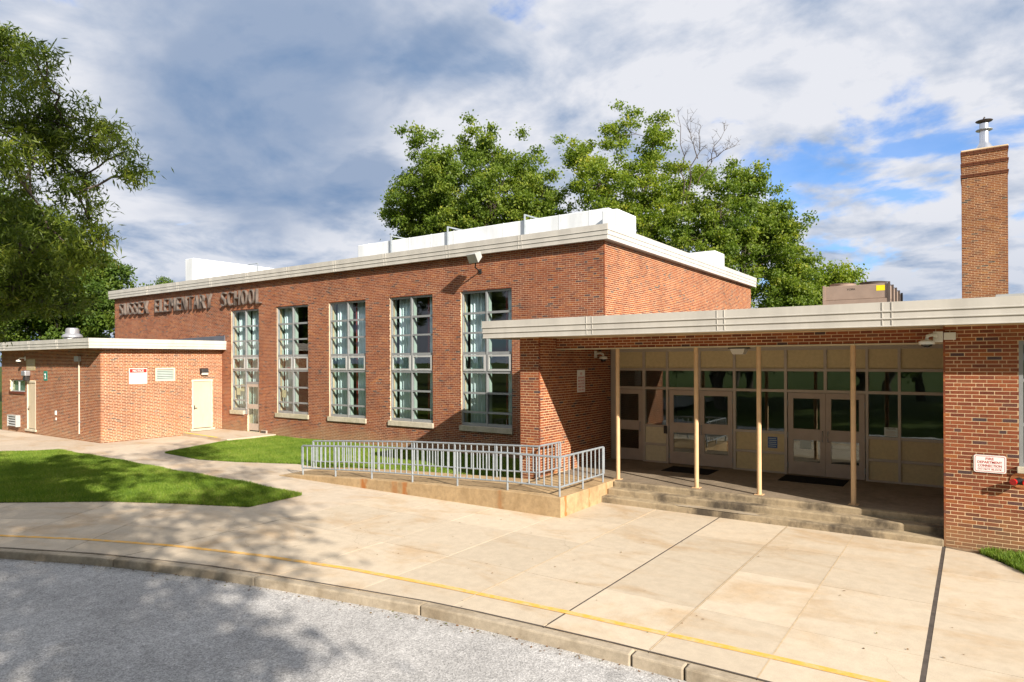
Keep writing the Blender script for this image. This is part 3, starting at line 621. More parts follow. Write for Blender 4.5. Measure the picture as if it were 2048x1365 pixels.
def hall_window(i, x0):
    x1 = x0 + WW; xm = (x0 + x1) / 2; yf = GY + 0.06; yg = yf + 0.05
    door = i == 0
    b = MB(); zb = WZ0 + 0.04
    b.box(x0, x0 + 0.055, yf, yf + 0.1, zb, WZ1); b.box(x1 - 0.055, x1, yf, yf + 0.1, (0.05 if door else zb), WZ1); b.box(xm - 0.034, xm + 0.034, yf - 0.012, yf + 0.098, (0.05 if door else zb), WZ1 - 0.002)
    for s0, s1 in ((x0 + 0.055, xm - 0.034), (xm + 0.034, x1 - 0.055)):
        b.box(s0, s1, yf + 0.002, yf + 0.096, ROWS[0][0], WZ1 - 0.003)
        right = s0 > xm
        for k in range(6):
            if door and right and k >= 4: break
            za, zb2 = ROWS[k][1], ROWS[k + 1][0]; b.box(s0, s1, yf + (0.004 if k not in (3,) else -0.006), yf + 0.094, zb2, za)
        if door and right: b.box(s0, s1, yf + 0.004, yf + 0.094, 2.30, 2.40)
        else: b.box(s0, s1, yf + 0.004, yf + 0.094, zb + 0.002, ROWS[6][1])
    wn_ = b.build("window", "window_alu" if i else "window_alu", hall)
    for s0, s1 in ((x0 + 0.055, xm - 0.034), (xm + 0.034, x1 - 0.055)):
        right = s0 > xm
        for k, (zt, z_) in enumerate(ROWS):
            if door and right and k > 4: continue
            if door and right and k == 4: z_ = 2.40
            if k == 3:     # hopper sash
                sb = MB(); w_ = 0.07; yo = yf - 0.03
                sb.box(s0 + 0.02, s0 + 0.02 + w_, yo, yo + 0.07, z_ + 0.01, zt - 0.01).box(s1 - 0.02 - w_, s1 - 0.02, yo, yo + 0.07, z_ + 0.01, zt - 0.01)
                sb.box(s0 + 0.02 + w_, s1 - 0.02 - w_, yo + 0.002, yo + 0.068, zt - 0.01 - w_, zt - 0.012).box(s0 + 0.02 + w_, s1 - 0.02 - w_, yo + 0.002, yo + 0.068, z_ + 0.012, z_ + 0.01 + w_)
                sb.build("sash", "sash_alu", wn_)
                MB().box(s0 + 0.09, s1 - 0.09, yo + 0.03, yo + 0.036, z_ + 0.08, zt - 0.08).build("pane", "glass", wn_)
            else:
                tl = random.uniform(-0.0025, 0.0025); tz = random.uniform(-0.002, 0.002)
                MB().quad((s0 - 0.002, yg + tl, z_ - 0.002), (s1 + 0.002, yg - tl, z_ - 0.002), (s1 + 0.002, yg - tl + tz, zt + 0.002), (s0 - 0.002, yg + tl + tz, zt + 0.002)).build("pane", "glass", wn_)
    sx1 = x1 + 0.04 if not door else xm - 0.06
    MB().box(x0 - 0.05, sx1, GY - 0.07, GY + 0.25, WZ0 - 0.155, WZ0 + 0.035).build("sill", "sill_stone", wn_, bevel=0.008)
    # inner reveals
    yi0, yi1 = GY + 0.165, GY + 0.40; b = MB()
    b.box(x0 - 0.06, x0 - 0.002, yi0, yi1, 0.02, WZ1).box(x1 + 0.002, x1 + 0.06, yi0, yi1, 0.02, WZ1).box(x0 - 0.06, x1 + 0.06, yi0, yi1, WZ1 + 0.002, WZ1 + 0.06).box(xm - 0.03, xm + 0.03, yi0, yi0 + 0.16, WZ0, WZ1 - 0.002)
    if not door: b.box(x0, x1, yi0 + 0.1, yi1, WZ0 - 0.1, WZ0 - 0.02)
    b.build("reveal", "reveal", wn_)
    if door:
        d0, d1, zt = xm + 0.045, x1 - 0.07, 2.295; y0, y1 = yf + 0.01, yf + 0.06; b = MB()
        b.box(d0, d0 + 0.12, y0, y1, 0.10, zt).box(d1 - 0.12, d1, y0, y1, 0.10, zt)
        for za, zc_ in ((0.10, 0.42), (1.12, 1.34), (zt - 0.13, zt)): b.box(d0 + 0.12, d1 - 0.12, y0 + 0.001, y1 - 0.001, za, zc_)
        dr = b.build("door", "taupe_paint", hall)
        for za, zc_ in ((0.42, 1.12), (1.34, zt - 0.13)): MB().box(d0 + 0.118, d1 - 0.118, y0 + 0.022, y0 + 0.028, za - 0.002, zc_ + 0.002).build("pane", "glass", dr)
        MB().tube([(d0 + 0.05, y0 - 0.002, 1.1), (d0 + 0.05, y0 - 0.06, 1.1), (d0 + 0.05, y0 - 0.06, 1.4), (d0 + 0.05, y0 - 0.002, 1.4)], 0.012).build("handle", "sash_alu", dr)
        MB().box(d0 - 0.1, d1 + 0.1, GY - 0.06, GY + 0.28, -0.1, 0.045).build("threshold", "sill_stone", hall)
for i, x in enumerate(WX): hall_window(i, x)

def curtain(x0, x1, y, z0, z1, mat, label, folds, cat="curtain", group=None):
    n = int((x1 - x0) / 0.02) + 1; V = []; F = []
    ph = random.uniform(0, 6)
    zs = [z1, z1 * 0.6 + z0 * 0.4, z0]
    for j, z in enumerate(zs):
        for k in range(n):
            s = k / (n - 1); x = x0 + (x1 - x0) * s * (1.0 if j else 0.97)
            V.append((x, y + 0.045 * math.sin(ph + s * folds * 2 * math.pi + 0.4 * j) + 0.015 * math.sin(ph * 2 + s * folds * 5.1), z))
    for j in range(len(zs) - 1):
        for k in range(n - 1): F.append((j * n + k, j * n + k + 1, (j + 1) * n + k + 1, (j + 1) * n + k))
    o = fast("curtain", V, F, mat, None, ((x0 + x1) / 2, y, z0), smooth=True)
    md = o.modifiers.new("thick", 'SOLIDIFY'); md.thickness = 0.006
    return tag(o, label, cat, group)
names = ["window above the glazed door", "window nearest the glazed door", "middle hall window", "hall window left of the canopy end", "window cut by the canopy end"]
cur = {0: [(0.18, 1.08, 'w', 'left'), (1.26, 2.2, 'w', 'right')], 1: [(0.18, 1.04, 'w', 'left')], 2: [(0.16, 1.08, 'w', 'left'), (1.46, 2.22, 'w', 'right'), (1.35, 1.45, 'r', 'centre')], 3: [(0.18, 0.86, 'w', 'left'), (1.80, 2.22, 'w', 'right edge of'), (0.88, 1.0, 'r', 'left half of'), (1.71, 1.79, 'r', 'right edge of')], 4: [(0.18, 0.86, 'w', 'left'), (1.85, 2.22, 'w', 'right edge of'), (0.88, 1.05, 'r', 'left half of'), (1.76, 1.84, 'r', 'right edge of')]}
for i, L in cur.items():
    for a, c, k, side in L:
        nm = names[i]; pre = "pale curtain" if k == 'w' else "dark red curtain"
        lab = f"{pre} in {side} half of the {nm}" if side in ('left', 'right') else (f"{pre} at {side} the {nm}" if ' of' in side and 'beside' not in side else f"{pre} {side} the {nm}" if 'beside' in side else f"{pre} in the {side} of the {nm}")
        curtain(WX[i] + a, WX[i] + c, GY + 0.36, 0.08, 5.84, "curtain_white" if k == 'w' else "curtain_red", lab, max(1.0, (c - a) * 6))
for x, z, lab in ((WX[0] + 0.25, 1.75, "tan paper notice low in the window above the glazed door"), (WX[0] + 0.58, 1.93, "tan paper notice set higher beside the lower notice"), (WX[1] + 0.22, 1.72, "tan paper notice in the window nearest the glazed door")):
    o = MB().box(x, x + 0.3, GY + 0.13, GY + 0.134, z, z + 0.34).build("paper_notice", "paper_tan"); tag(o, lab, "notice")

# steel letters
sign = thing("building_sign", (-34, GY - 0.1, 6.06), "deep steel letters spelling the school name under the hall roof edge", "sign")
for word, xa, xb in (("SUSSEX", -40.95, -37.55), ("ELEMENTARY", -36.87, -31.22), ("SCHOOL", -30.46, -27.12)):
    wd = {'M': 1.35, 'E': 0.86, 'L': 0.82, 'S': 0.9}
    ws = [wd.get(c, 1.0) for c in word]; tot = sum(ws); x = xa
    for c, w_ in zip(word, ws):
        cw = (xb - xa) * w_ / tot; text(c, 0.70, (x + cw / 2, GY - 0.03, 6.08), '-Y', "stainless", sign, 0.13, cw * 0.70, "letter", bold=-0.018); x += cw

# roof ductwork and fittings on the hall
d1 = thing("roof_duct", (-17, 20.9, 7.46), "long white wrapped duct on the hall roof behind the front edge", "duct")
MB().box(-23.1, -10.38, 20.72, 21.6, 7.62, 8.66).build("duct_run", "white_membrane", d1, bevel=0.03)
MB().box(-10.36, -9.78, 20.18, 21.68, 7.50, 8.44).build("duct_elbow", "white_membrane", d1, bevel=0.03)
for x in (-20.9, -17.65, -13.85): MB().tube([(x, 20.66, 7.46), (x, 20.66, 8.86)], 0.04, 6).tube([(x, 20.66, 8.84), (x + 0.05, 21.7, 8.84)], 0.03, 6).build("bracket", "galvanized", d1)
for x in (-22, -19, -16, -12.5, -10.1): MB().box(x - 0.1, x + 0.1, 20.8, 21.5, 7.46, 7.62).build("support", "dark_metal", d1)
for k in range(10): MB().box(-22.4 + k * 1.25, -22.36 + k * 1.25, 20.714, 21.0, 7.63, 8.664).build("seam", "white_membrane", d1)
d2 = thing("roof_duct", (-37, 26, 7.46), "tall white wrapped duct running back over the far end of the hall roof", "duct")
MB().box(-37.45, -36.62, 20.5, 31.5, 7.46, 9.32).build("duct_run", "white_membrane", d2, bevel=0.03)
MB().tube([(-36.5, 24.6, 7.46), (-36.5, 24.6, 9.5)], 0.035, 6).tube([(-36.5, 24.6, 9.48), (-37.5, 24.6, 9.48)], 0.03, 6).build("bracket", "galvanized", d2)
d3 = thing("roof_duct", (-10.8, 33.3, 7.46), "short white wrapped duct by the rear right corner of the hall roof", "duct")
MB().box(-11.9, -10.5, 32.6, 34.1, 7.46, 8.78).build("duct_elbow", "white_membrane", d3, bevel=0.03)
MB().box(-15.5, -11.9, 32.9, 34.0, 7.5, 8.60).build("duct_run", "white_membrane", d3, bevel=0.03)
v_ = thing("roof_vent", (-23.9, 21.2, 7.46), "small weathered roof vent box beside the long white duct", "vent")
MB().box(-24.3, -23.3, 20.8, 21.6, 7.46, 7.95).build("housing", "sign_tan", v_); MB().box(-24.45, -23.2, 20.7, 21.7, 7.95, 8.03).build("lid", "grey_box", v_); MB().box(-24.0, -23.6, 20.785, 20.80, 7.7, 7.85).build("label_plate", "sign_white", v_)
fl = thing("flood_light", (-14.35, 18.5, 6.5), "grey floodlight on a bracket under the hall roof edge", "floodlight")
def xf(pts, c, rx, rz):
    m = Matrix.Translation(c) @ Matrix.Rotation(rz, 4, 'Z') @ Matrix.Rotation(rx, 4, 'X'); return [tuple(m @ Vector(p)) for p in pts]
fc = Vector((-14.1, 17.95, 6.93)); b = MB()
b.v += xf([(-0.23, -0.16, -0.17), (0.23, -0.16, -0.17), (0.23, -0.16, 0.17), (-0.23, -0.16, 0.17), (-0.14, 0.2, -0.09), (0.14, 0.2, -0.09), (0.14, 0.2, 0.12), (-0.14, 0.2, 0.12)], fc, R(28), R(-8))
b.f += [(0, 1, 2, 3), (4, 7, 6, 5), (0, 4, 5, 1), (1, 5, 6, 2), (2, 6, 7, 3), (3, 7, 4, 0)]; b.build("housing", "grey_box", fl, bevel=0.02)
b = MB(); b.v += xf([(-0.20, -0.168, -0.14), (0.20, -0.168, -0.14), (0.20, -0.168, 0.14), (-0.20, -0.168, 0.14)], fc, R(28), R(-8)); b.f.append((0, 1, 2, 3)); b.build("lens", "flood_glass", fl)
MB().tube([(-14.35, GY, 6.52), (-14.3, 18.2, 6.62), (-14.12, 18.0, 6.72), (-14.1, 17.97, 6.84)], 0.025, 8).box(-14.41, -14.29, GY - 0.03, GY - 0.001, 6.44, 6.60).build("bracket", "dark_metal", fl)
o = thing("wall_vent", (-27.05, GY - 0.05, -0.1), "small square metal vent low on the hall wall by the glazed door", "vent")
MB().box(-27.28, -26.86, GY - 0.07, GY - 0.001, -0.1, 0.16).build("box", "taupe_paint", o, bevel=0.006)
for k in range(4): MB().box(-27.24, -26.90, GY - 0.085, GY - 0.07, -0.06 + k * 0.055, -0.03 + k * 0.055).build("slat", "dark_metal", o)

# ------------------------------------------------------------------ annex (low block)
AX, AY, AXL = -30.55, 13.0, -41.75
ann = thing("annex_building", (-36, 15.8, -0.2), "low flat roofed brick annex with cream doors projecting beside the hall", "building")
vis_a = lambda x, y, z: True
brick_wall(ann, (AXL, AY), E0, AX - AXL, -0.30, 3.99, [(-40.62 - AXL, -38.66 - AXL, 1.80, 2.50), (-38.42 - AXL, -37.36 - AXL, 0.02, 2.47)], 0.25, "brick_annex", "mortar_annex", 21)
brick_wall(ann, (AX, AY), PI2, GY - AY, -0.30, 3.99, [(17.02 - AY, 18.05 - AY, 0.12, 2.52), (15.31 - AY, 16.22 - AY, 2.48, 3.08)], 0.25, "brick_annex", "mortar_annex", 22, (lambda x, y, z: y < 16.9, 300))
brick_wall(ann, (AXL, GY), -PI2, GY - AY, -0.30, 3.99, (), 0.25, "brick_annex", "mortar_annex", 23)
MB().box(AXL - 0.15, AX + 0.15, AY - 0.3, GY - 0.004, 4.02, 4.28).build("roof", "roof_membrane", ann)
MB().box(AXL - 0.3, AX + 0.33, AY - 0.55, AY - 0.003, 3.985, 4.012).box(AX + 0.003, AX + 0.33, AY, GY - 0.01, 3.985, 4.012).build("soffit", "soffit", ann)
fascia(ann, [(AXL - 0.45, GY - 0.01), (AXL - 0.45, AY - 0.62), (AX + 0.40, AY - 0.62), (AX + 0.40, GY - 0.01)], 3.96, 4.38, seams=[((x, AY - 0.62), (1, 0), 0.16) for x in (-39.5, -36.4, -33.3)] + [((AX + 0.40, 16.0), (0, 1), 0.16)])
b = MB(); b.v = [(AXL, GY - 0.05, 4.28), (AX + 0.28, GY - 0.05, 4.28), (AX + 0.28, GY - 0.05, 4.66), (AXL, GY - 0.05, 4.45), (AXL, GY - 0.004, 4.28), (AX + 0.28, GY - 0.004, 4.28), (AX + 0.28, GY - 0.004, 4.66), (AXL, GY - 0.004, 4.45)]
b.f = [(0, 1, 2, 3), (4, 7, 6, 5), (0, 4, 5, 1), (1, 5, 6, 2), (2, 6, 7, 3), (3, 7, 4, 0)]; b.build("flashing", "flashing", ann)
def slab_door(x_or_y, a, c, z0, z1, axis, plane, name_lbl, leaf="cream_paint"):
    b = MB(); fr_ = 0.06
    def bx(bb, s0, s1, d0, d1, za, zb):
        if axis == 'x': bb.box(s0, s1, plane + d0, plane + d1, za, zb)       # faces -Y
        else: bb.box(plane - d1, plane - d0, s0, s1, za, zb)                 # faces +X
    bx(b, a, a + fr_, -0.012, 0.12, z0, z1); bx(b, c - fr_, c, -0.012, 0.12, z0, z1); bx(b, a + fr_, c - fr_, -0.01, 0.118, z1 - fr_ - 0.03, z1)
    d = b.build("door", "cream_frame", ann)
    b = MB(); bx(b, a + fr_ + 0.004, c - fr_ - 0.004, 0.03, 0.075, z0 + 0.03, z1 - fr_ - 0.034); b.build("leaf", leaf, d)
    b = MB(); s = a + fr_ + 0.08; bx(b, s - 0.02, s + 0.02, 0.015, 0.029, z0 + 0.92, z0 + 1.12); bx(b, s - 0.015, s + 0.11, -0.03, -0.012, z0 + 0.98, z0 + 1.005); bx(b, s - 0.012, s + 0.012, -0.012, 0.016, z0 + 0.982, z0 + 1.003); b.build("handle", "dark_metal", d)
    for zz in (0.3, 1.15, 2.0):
        b = MB(); bx(b, c - fr_ - 0.014, c - fr_ + 0.008, 0.0, 0.028, z0 + zz - 0.05, z0 + zz + 0.05); b.build("hinge", "galvanized", d)
    return d
slab_door('y', 17.02, 18.05, 0.16, 2.52, 'y', AX, "")
slab_door('x', -38.42, -37.36, 0.10, 2.47, 'x', AY, "")
MB().box(AX - 0.2, AX + 0.08, 16.92, 18.15, 0.05, 0.158).build("door_sill", "sill_stone", ann, bevel=0.006)
MB().box(-38.55, -37.25, AY - 0.07, AY + 0.2, 0.0, 0.098).build("door_sill", "sill_stone", ann, bevel=0.006)
b = MB(); x0, x1, z0, z1 = -40.62, -38.66, 1.90, 2.50
b.box(x0, x0 + 0.05, AY + 0.05, AY + 0.13, z0, z1).box(x1 - 0.05, x1, AY + 0.05, AY + 0.13, z0, z1).box(x0 + 0.05, x1 - 0.05, AY + 0.052, AY + 0.128, z1 - 0.05, z1 - 0.002).box(x0 + 0.05, x1 - 0.05, AY + 0.052, AY + 0.128, z0 + 0.002, z0 + 0.05).box(-39.67, -39.61, AY + 0.054, AY + 0.126, z0 + 0.05, z1 - 0.05)
w_ = b.build("window", "sash_alu", ann)
for a, c in ((x0 + 0.05, -39.67), (-39.61, x1 - 0.05)): MB().box(a - 0.002, c + 0.002, AY + 0.085, AY + 0.09, z0 + 0.048, z1 - 0.048).build("pane", "glass", w_)
MB().box(x0, x1, AY + 0.22, AY + 0.24, z0, z1).build("blind", "reveal", w_)
MB().box(x0 - 0.04, x1 + 0.04, AY - 0.05, AY + 0.2, z0 - 0.11, z0 - 0.002).build("sill", "brick_annex", w_)
lv = MB().box(AX - 0.12, AX + 0.012, 15.31, 15.37, 2.48, 3.08).box(AX - 0.12, AX + 0.012, 16.16, 16.22, 2.48, 3.08).box(AX - 0.12, AX + 0.010, 15.37, 16.16, 3.02, 3.078).box(AX - 0.12, AX + 0.010, 15.37, 16.16, 2.482, 2.54).build("louver", "cream_frame", ann)
for k in range(6):
    z = 2.55 + k * 0.079; b = MB(); b.v = [(AX - 0.07, 15.37, z + 0.05), (AX - 0.01, 15.37, z), (AX - 0.01, 16.16, z), (AX - 0.07, 16.16, z + 0.05), (AX - 0.07, 15.37, z + 0.062), (AX - 0.01, 15.37, z + 0.012), (AX - 0.01, 16.16, z + 0.012), (AX - 0.07, 16.16, z + 0.062)]
    b.f = [(0, 1, 2, 3), (4, 7, 6, 5), (0, 4, 5, 1), (1, 5, 6, 2), (2, 6, 7, 3), (3, 7, 4, 0)]; b.build("slat", "reveal", lv)
MB().box(AX - 0.14, AX - 0.125, 15.31, 16.22, 2.48, 3.08).build("backing", "grey_box", lv)
lo = thing("wall_louver", (-39.85, AY - 0.1, 0.14), "grey hooded louver low on the annex wall under the window", "louver")
b = MB(); b.box(-40.42, -40.36, AY - 0.2, AY - 0.001, 0.14, 0.72).box(-39.34, -39.28, AY - 0.2, AY - 0.001, 0.14, 0.72).box(-40.36, -39.34, AY - 0.2, AY - 0.001, 0.66, 0.72).box(-40.36, -39.34, AY - 0.06, AY - 0.001, 0.14, 0.66).build("hood", "grey_box", lo)
for k in range(4):
    z = 0.17 + k * 0.125; b = MB(); b.v = [(-40.355, AY - 0.19, z), (-39.345, AY - 0.19, z), (-39.345, AY - 0.07, z + 0.07), (-40.355, AY - 0.07, z + 0.07), (-40.355, AY - 0.19, z + 0.03), (-39.345, AY - 0.19, z + 0.03), (-39.345, AY - 0.07, z + 0.1), (-40.355, AY - 0.07, z + 0.1)]
    b.f = [(0, 1, 2, 3), (4, 7, 6, 5), (0, 4, 5, 1), (1, 5, 6, 2), (2, 6, 7, 3), (3, 7, 4, 0)]; b.build("slat", "sash_alu", lo)
# wall lamps
wl = thing("wall_lamp", (AX + 0.1, 17.6, 2.72), "boxy bronze wall lamp above the cream door facing the lawn", "lamp")
b = MB(); b.v = [(AX, 17.41, 2.73), (AX, 17.79, 2.73), (AX, 17.79, 3.05), (AX, 17.41, 3.05), (AX + 0.2, 17.43, 2.86), (AX + 0.2, 17.77, 2.86), (AX + 0.14, 17.77, 3.05), (AX + 0.14, 17.43, 3.05)]; b.f = [(0, 1, 2, 3), (4, 7, 6, 5), (0, 4, 5, 1), (1, 5, 6, 2), (2, 6, 7, 3), (3, 7, 4, 0)]; b.build("housing", "dark_metal", wl, bevel=0.01)
MB().box(AX + 0.02, AX + 0.16, 17.44, 17.76, 2.73, 2.86).build("lens", "lamp_lens", wl, bevel=0.01)
wl = thing("wall_lamp", (-38.0, AY - 0.12, 2.63), "silver wall lamp with a dark base beside the tan plaque", "lamp")
MB().box(-38.43, -37.95, AY - 0.26, AY - 0.001, 2.70, 2.97).build("housing", "spun_alu", wl, bevel=0.05); MB().box(-38.36, -38.02, AY - 0.20, AY - 0.01, 2.46, 2.69).build("lens", "dark_metal", wl, bevel=0.03)
# cameras
def dome_cam(name, loc, face, label):
    x, y, z = loc; t_ = thing(name, loc, label, "camera", None)
    if face == '-Y':
        MB().box(x - 0.07, x + 0.07, y - 0.03, y - 0.001, z - 0.1, z + 0.1).build("bracket", "camera_white", t_, bevel=0.008)
        MB().tube([(x, y - 0.03, z + 0.02), (x, y - 0.16, z + 0.03), (x - 0.04, y - 0.24, z + 0.02), (x - 0.06, y - 0.26, z - 0.06)], 0.03, 8).build("arm", "camera_white", t_, smooth=True); c = (x - 0.06, y - 0.26, z - 0.14)
    else:
        MB().box(x + 0.001, x + 0.03, y - 0.07, y + 0.07, z - 0.1, z + 0.1).build("bracket", "camera_white", t_, bevel=0.008)
        MB().tube([(x + 0.03, y, z + 0.02), (x + 0.16, y, z + 0.03), (x + 0.25, y, z + 0.0), (x + 0.26, y, z - 0.06)], 0.03, 8).build("arm", "camera_white", t_, smooth=True); c = (x + 0.26, y, z - 0.14)
    MB().lathe(c, [(0.03, 0.09), (0.10, 0.07), (0.12, 0.03), (0.12, 0.0)], 20).build("housing", "camera_white", t_, smooth=True)
    MB().lathe(c, [(0.085, -0.001), (0.08, -0.035), (0.055, -0.065), (0.01, -0.08)], 16).build("dome", "lens_dark", t_, smooth=True)
    return t_
dome_cam("security_camera", (-38.6, AY, 3.56), '-Y', "dome security camera on the annex front wall left of the tan plaque")
dome_cam("security_camera", (-8.99, 17.05, 3.52), '+X', "dome security camera on the shaded side wall of the entrance recess")
# signs on the annex
def board(name, face, plane, a, c, z0, z1, mat, label, cat="sign", t_=0.012):
    if face == '-Y': o = thing(name, ((a + c) / 2, plane - t_, z0), label, cat); MB().box(a, c, plane - t_, plane - 0.001, z0, z1).build("board", mat, o, bevel=0.002)
    else: o = thing(name, (plane + t_, (a + c) / 2, z0), label, cat); MB().box(plane + 0.001, plane + t_, a, c, z0, z1).build("board", mat, o, bevel=0.002)
    return o
nt = board("notice_sign", '+X', AX, 14.17, 14.94, 2.40, 3.08, "sign_white", "white notice sign with red header on the annex wall")
MB().box(AX + 0.0121, AX + 0.015, 14.19, 14.92, 2.89, 3.06).build("header", "sign_red", nt)
text("NOTICE", 0.105, (AX + 0.0151, 14.555, 2.925), '+X', "sign_white", nt, 0.002, 0.47, bold=0.012)
for k, s in enumerate(("UNAUTHORIZED PERSONS", "AND OR VEHICLES ON", "THIS PROPERTY WILL BE", "CHARGED AS TRESPASSING", "BY ORDER OF THE BOARD OF EDUCATION")):
    text(s, 0.05 if k < 4 else 0.028, (AX + 0.0125, 14.555, 2.80 - k * 0.088 + (0.02 if k == 4 else 0)), '+X', "text_red", nt, 0.002, 0.58 if k < 4 else 0.62)
pq = board("wall_plaque", '-Y', AY, -38.47, -37.40, 2.99, 3.53, "sign_tan", "weathered tan plaque with faded lettering above the annex side door")
for k, s in enumerate(("SCHOOL", "DELIVERIES", "ENTRANCE")): text(s, 0.09, (-37.93, AY - 0.0125, 3.38 - k * 0.15), '-Y', "taupe_paint", pq, 0.002, 0.7)
gr = board("pictogram_sign", '-Y', AY, -36.40, -35.98, 2.50, 2.96, "sign_green", "small green pictogram sign on the annex wall")
MB().lathe((-36.19, AY - 0.014, 2.80), [(0.03, -0.03), (0.035, 0.0), (0.03, 0.03)], 10).box(-36.22, -36.16, AY - 0.018, AY - 0.0125, 2.63, 2.76).box(-36.27, -36.11, AY - 0.017, AY - 0.0128, 2.58, 2.64).build("pictogram", "sign_white", gr)
cp = thing("conduit_pipe", (-32.5, AY - 0.06, 0.15), "white vertical conduit with grey junction box on the annex corner wall", "pipe")
MB().tube([(-32.5, AY - 0.04, 0.19), (-32.5, AY - 0.04, 3.40)], 0.028, 8).build("pipe", "cream_frame", cp, smooth=True); MB().box(-32.76, -32.36, AY - 0.14, AY - 0.001, 3.40, 3.64).build("junction_box", "grey_box", cp, bevel=0.008)
for z in (0.7, 2.0): MB().box(-32.56, -32.44, AY - 0.075, AY - 0.001, z, z + 0.03).build("clamp", "galvanized", cp)
ob_ = thing("outlet_box", (-35.0, AY - 0.05, 0.8), "tiny white outlet cover on the annex wall below the green sign", "outlet")
MB().box(-35.06, -34.94, AY - 0.05, AY - 0.001, 0.92, 1.12).build("cover", "camera_white", ob_, bevel=0.005); MB().box(-35.03, -34.97, AY - 0.03, AY - 0.001, 0.68, 0.80).build("bracket", "camera_white", ob_)
fan = thing("roof_fan", (-37.36, 14.6, 4.28), "spun aluminium mushroom exhaust fan on the annex roof", "roof fan")
MB().box(-37.66, -37.06, 14.3, 14.9, 4.28, 4.58).build("curb", "camera_white", fan)
MB().lathe((-37.36, 14.6, 4.58), [(0.34, 0.0), (0.34, 0.05), (0.46, 0.055), (0.45, 0.12), (0.40, 0.19), (0.32, 0.225), (0.305, 0.24), (0.295, 0.42), (0.27, 0.49), (0.2, 0.525), (0.02, 0.53)], 36).build("hood", "spun_alu", fan, smooth=True)

# ------------------------------------------------------------------ entrance wing
wing = thing("entrance_wing", (-2, 20, 0), "low brick entrance wing with deep canopy, tan panels and glazed double doors", "building")
FY, BY, XL_, XR_ = 14.06, 18.03, -8.99, -0.45      # front face, storefront plane, recess sides
ZL = 0.39                                           # landing level
vis_w = lambda x, y, z: x < 0.75 and z > 0.05 and z < 3.9
rw = [(0.62 - XR_, 2.3 - XR_, 1.40, 3.64)]
brick_wall(wing, (XR_, FY), E0, 14.0, -0.28, 3.94, rw, 0.3, "brick", "mortar", 31, (vis_w, 300), backing_z0=-0.3)
brick_wall(wing, (XR_, BY + 0.1), -PI2, BY + 0.1 - FY, 0.0, 3.94, (), 0.25, "brick", "mortar", 32)
brick_wall(wing, (-9.59, FY), E0, XL_ + 9.59, -0.28, 3.94, (), 0.3, "brick", "mortar", 33, backing_z0=-0.3)
brick_wall(wing, (XL_, FY), PI2, BY - FY, -0.0, 3.94, (), 0.28, "brick", "mortar", 34)
brick_wall(wing, (-9.59, GY - 0.005), -PI2, GY - FY - 0.005, -0.28, 3.94, (), 0.2, "brick", "mortar", 35)
brick_wall(wing, (XL_ + 0.002, 14.87), E0, XR_ - XL_ - 0.004, 3.655, 3.94, (), 0.22, "brick", "mortar", 36, name="beam")
MB().box(XL_, XR_, 14.85, 15.12, 3.625, 3.653).build("beam_trim", "soffit", wing)
MB().box(XL_ + 0.001, XR_ - 0.001, 15.13, BY + 0.3, 3.70, 3.78).build("ceiling", "soffit", wing)
MB().box(-10.3, 14, 13.45, 14.865, 3.945, 3.965).build("soffit", "soffit", wing)
MB().box(-10.25, -9.46, 14.865, GY - 0.03, 3.945, 3.965).build("soffit", "soffit", wing)
MB().box(-10.2, 14, 13.5, GY - 0.05, 3.97, 4.26).box(-9.44, 14, GY - 0.04, 36, 3.97, 4.24).build("roof", "roof_membrane", wing)
CFY = 13.40
fascia(wing, [(-10.32, GY - 0.25), (-10.32, CFY), (14.0, CFY)], 3.92, 4.355, seams=[((x, CFY), (1, 0), 0.16) for x in (-7.22, -4.21, -1.26, 1.7, 4.7, 7.7, 10.7)])
MB().box(13.3, 13.5, FY + 0.3, 36, -0.3, 3.96).box(-9.2, 13.5, 35.8, 36, -0.3, 3.96).build("rear_wall", "interior", wing)
MB().box(-9.2, 13.3, BY + 0.12, 35.8, 0.30, 0.36).build("floor", "interior_floor", wing)
MB().box(-9.2, 13.3, 24.0, 24.15, 0.36, 3.9).build("inner_wall", "interior", wing)
MB().box(-9.2, 13.3, BY + 0.31, 24.0, 3.10, 3.14).build("inner_ceiling", "interior", wing)
for x, in ((-7.25,), (-5.26,), (-3.86,), (-2.01,)):
    pt = MB().tube([(x, 14.93, ZL), (x, 14.93, 3.65)], 0.05, 16).build("post", "post_paint", wing, smooth=True)
    MB().box(x - 0.09, x + 0.09, 14.84, 15.02, ZL, ZL + 0.012).build("base_plate", "post_paint", pt)
# window at the right edge of the wing
b = MB(); x0, x1, z0, z1 = 0.62, 2.3, 1.52, 3.64
b.box(x0, x0 + 0.06, FY + 0.0, FY + 0.1, z0, z1).box(x1 - 0.06, x1, FY + 0.0, FY + 0.1, z0, z1).box(x0 + 0.06, x1 - 0.06, FY + 0.002, FY + 0.098, z1 - 0.06, z1 - 0.002)
for z in (z0 + 0.002, 2.2, 2.95): b.box(x0 + 0.06, x1 - 0.06, FY + 0.003, FY + 0.097, z, z + 0.05)
w_ = b.build("window", "window_alu", wing)
for za, zb in ((z0 + 0.05, 2.2), (2.25, 2.95), (3.0, z1 - 0.06)): MB().box(x0 + 0.058, x1 - 0.058, FY + 0.05, FY + 0.055, za, zb).build("pane", "glass", w_)
MB().box(x0 - 0.03, x1 + 0.03, FY - 0.06, FY + 0.2, 1.405, 1.518).build("sill", "sill_stone", w_, bevel=0.008)

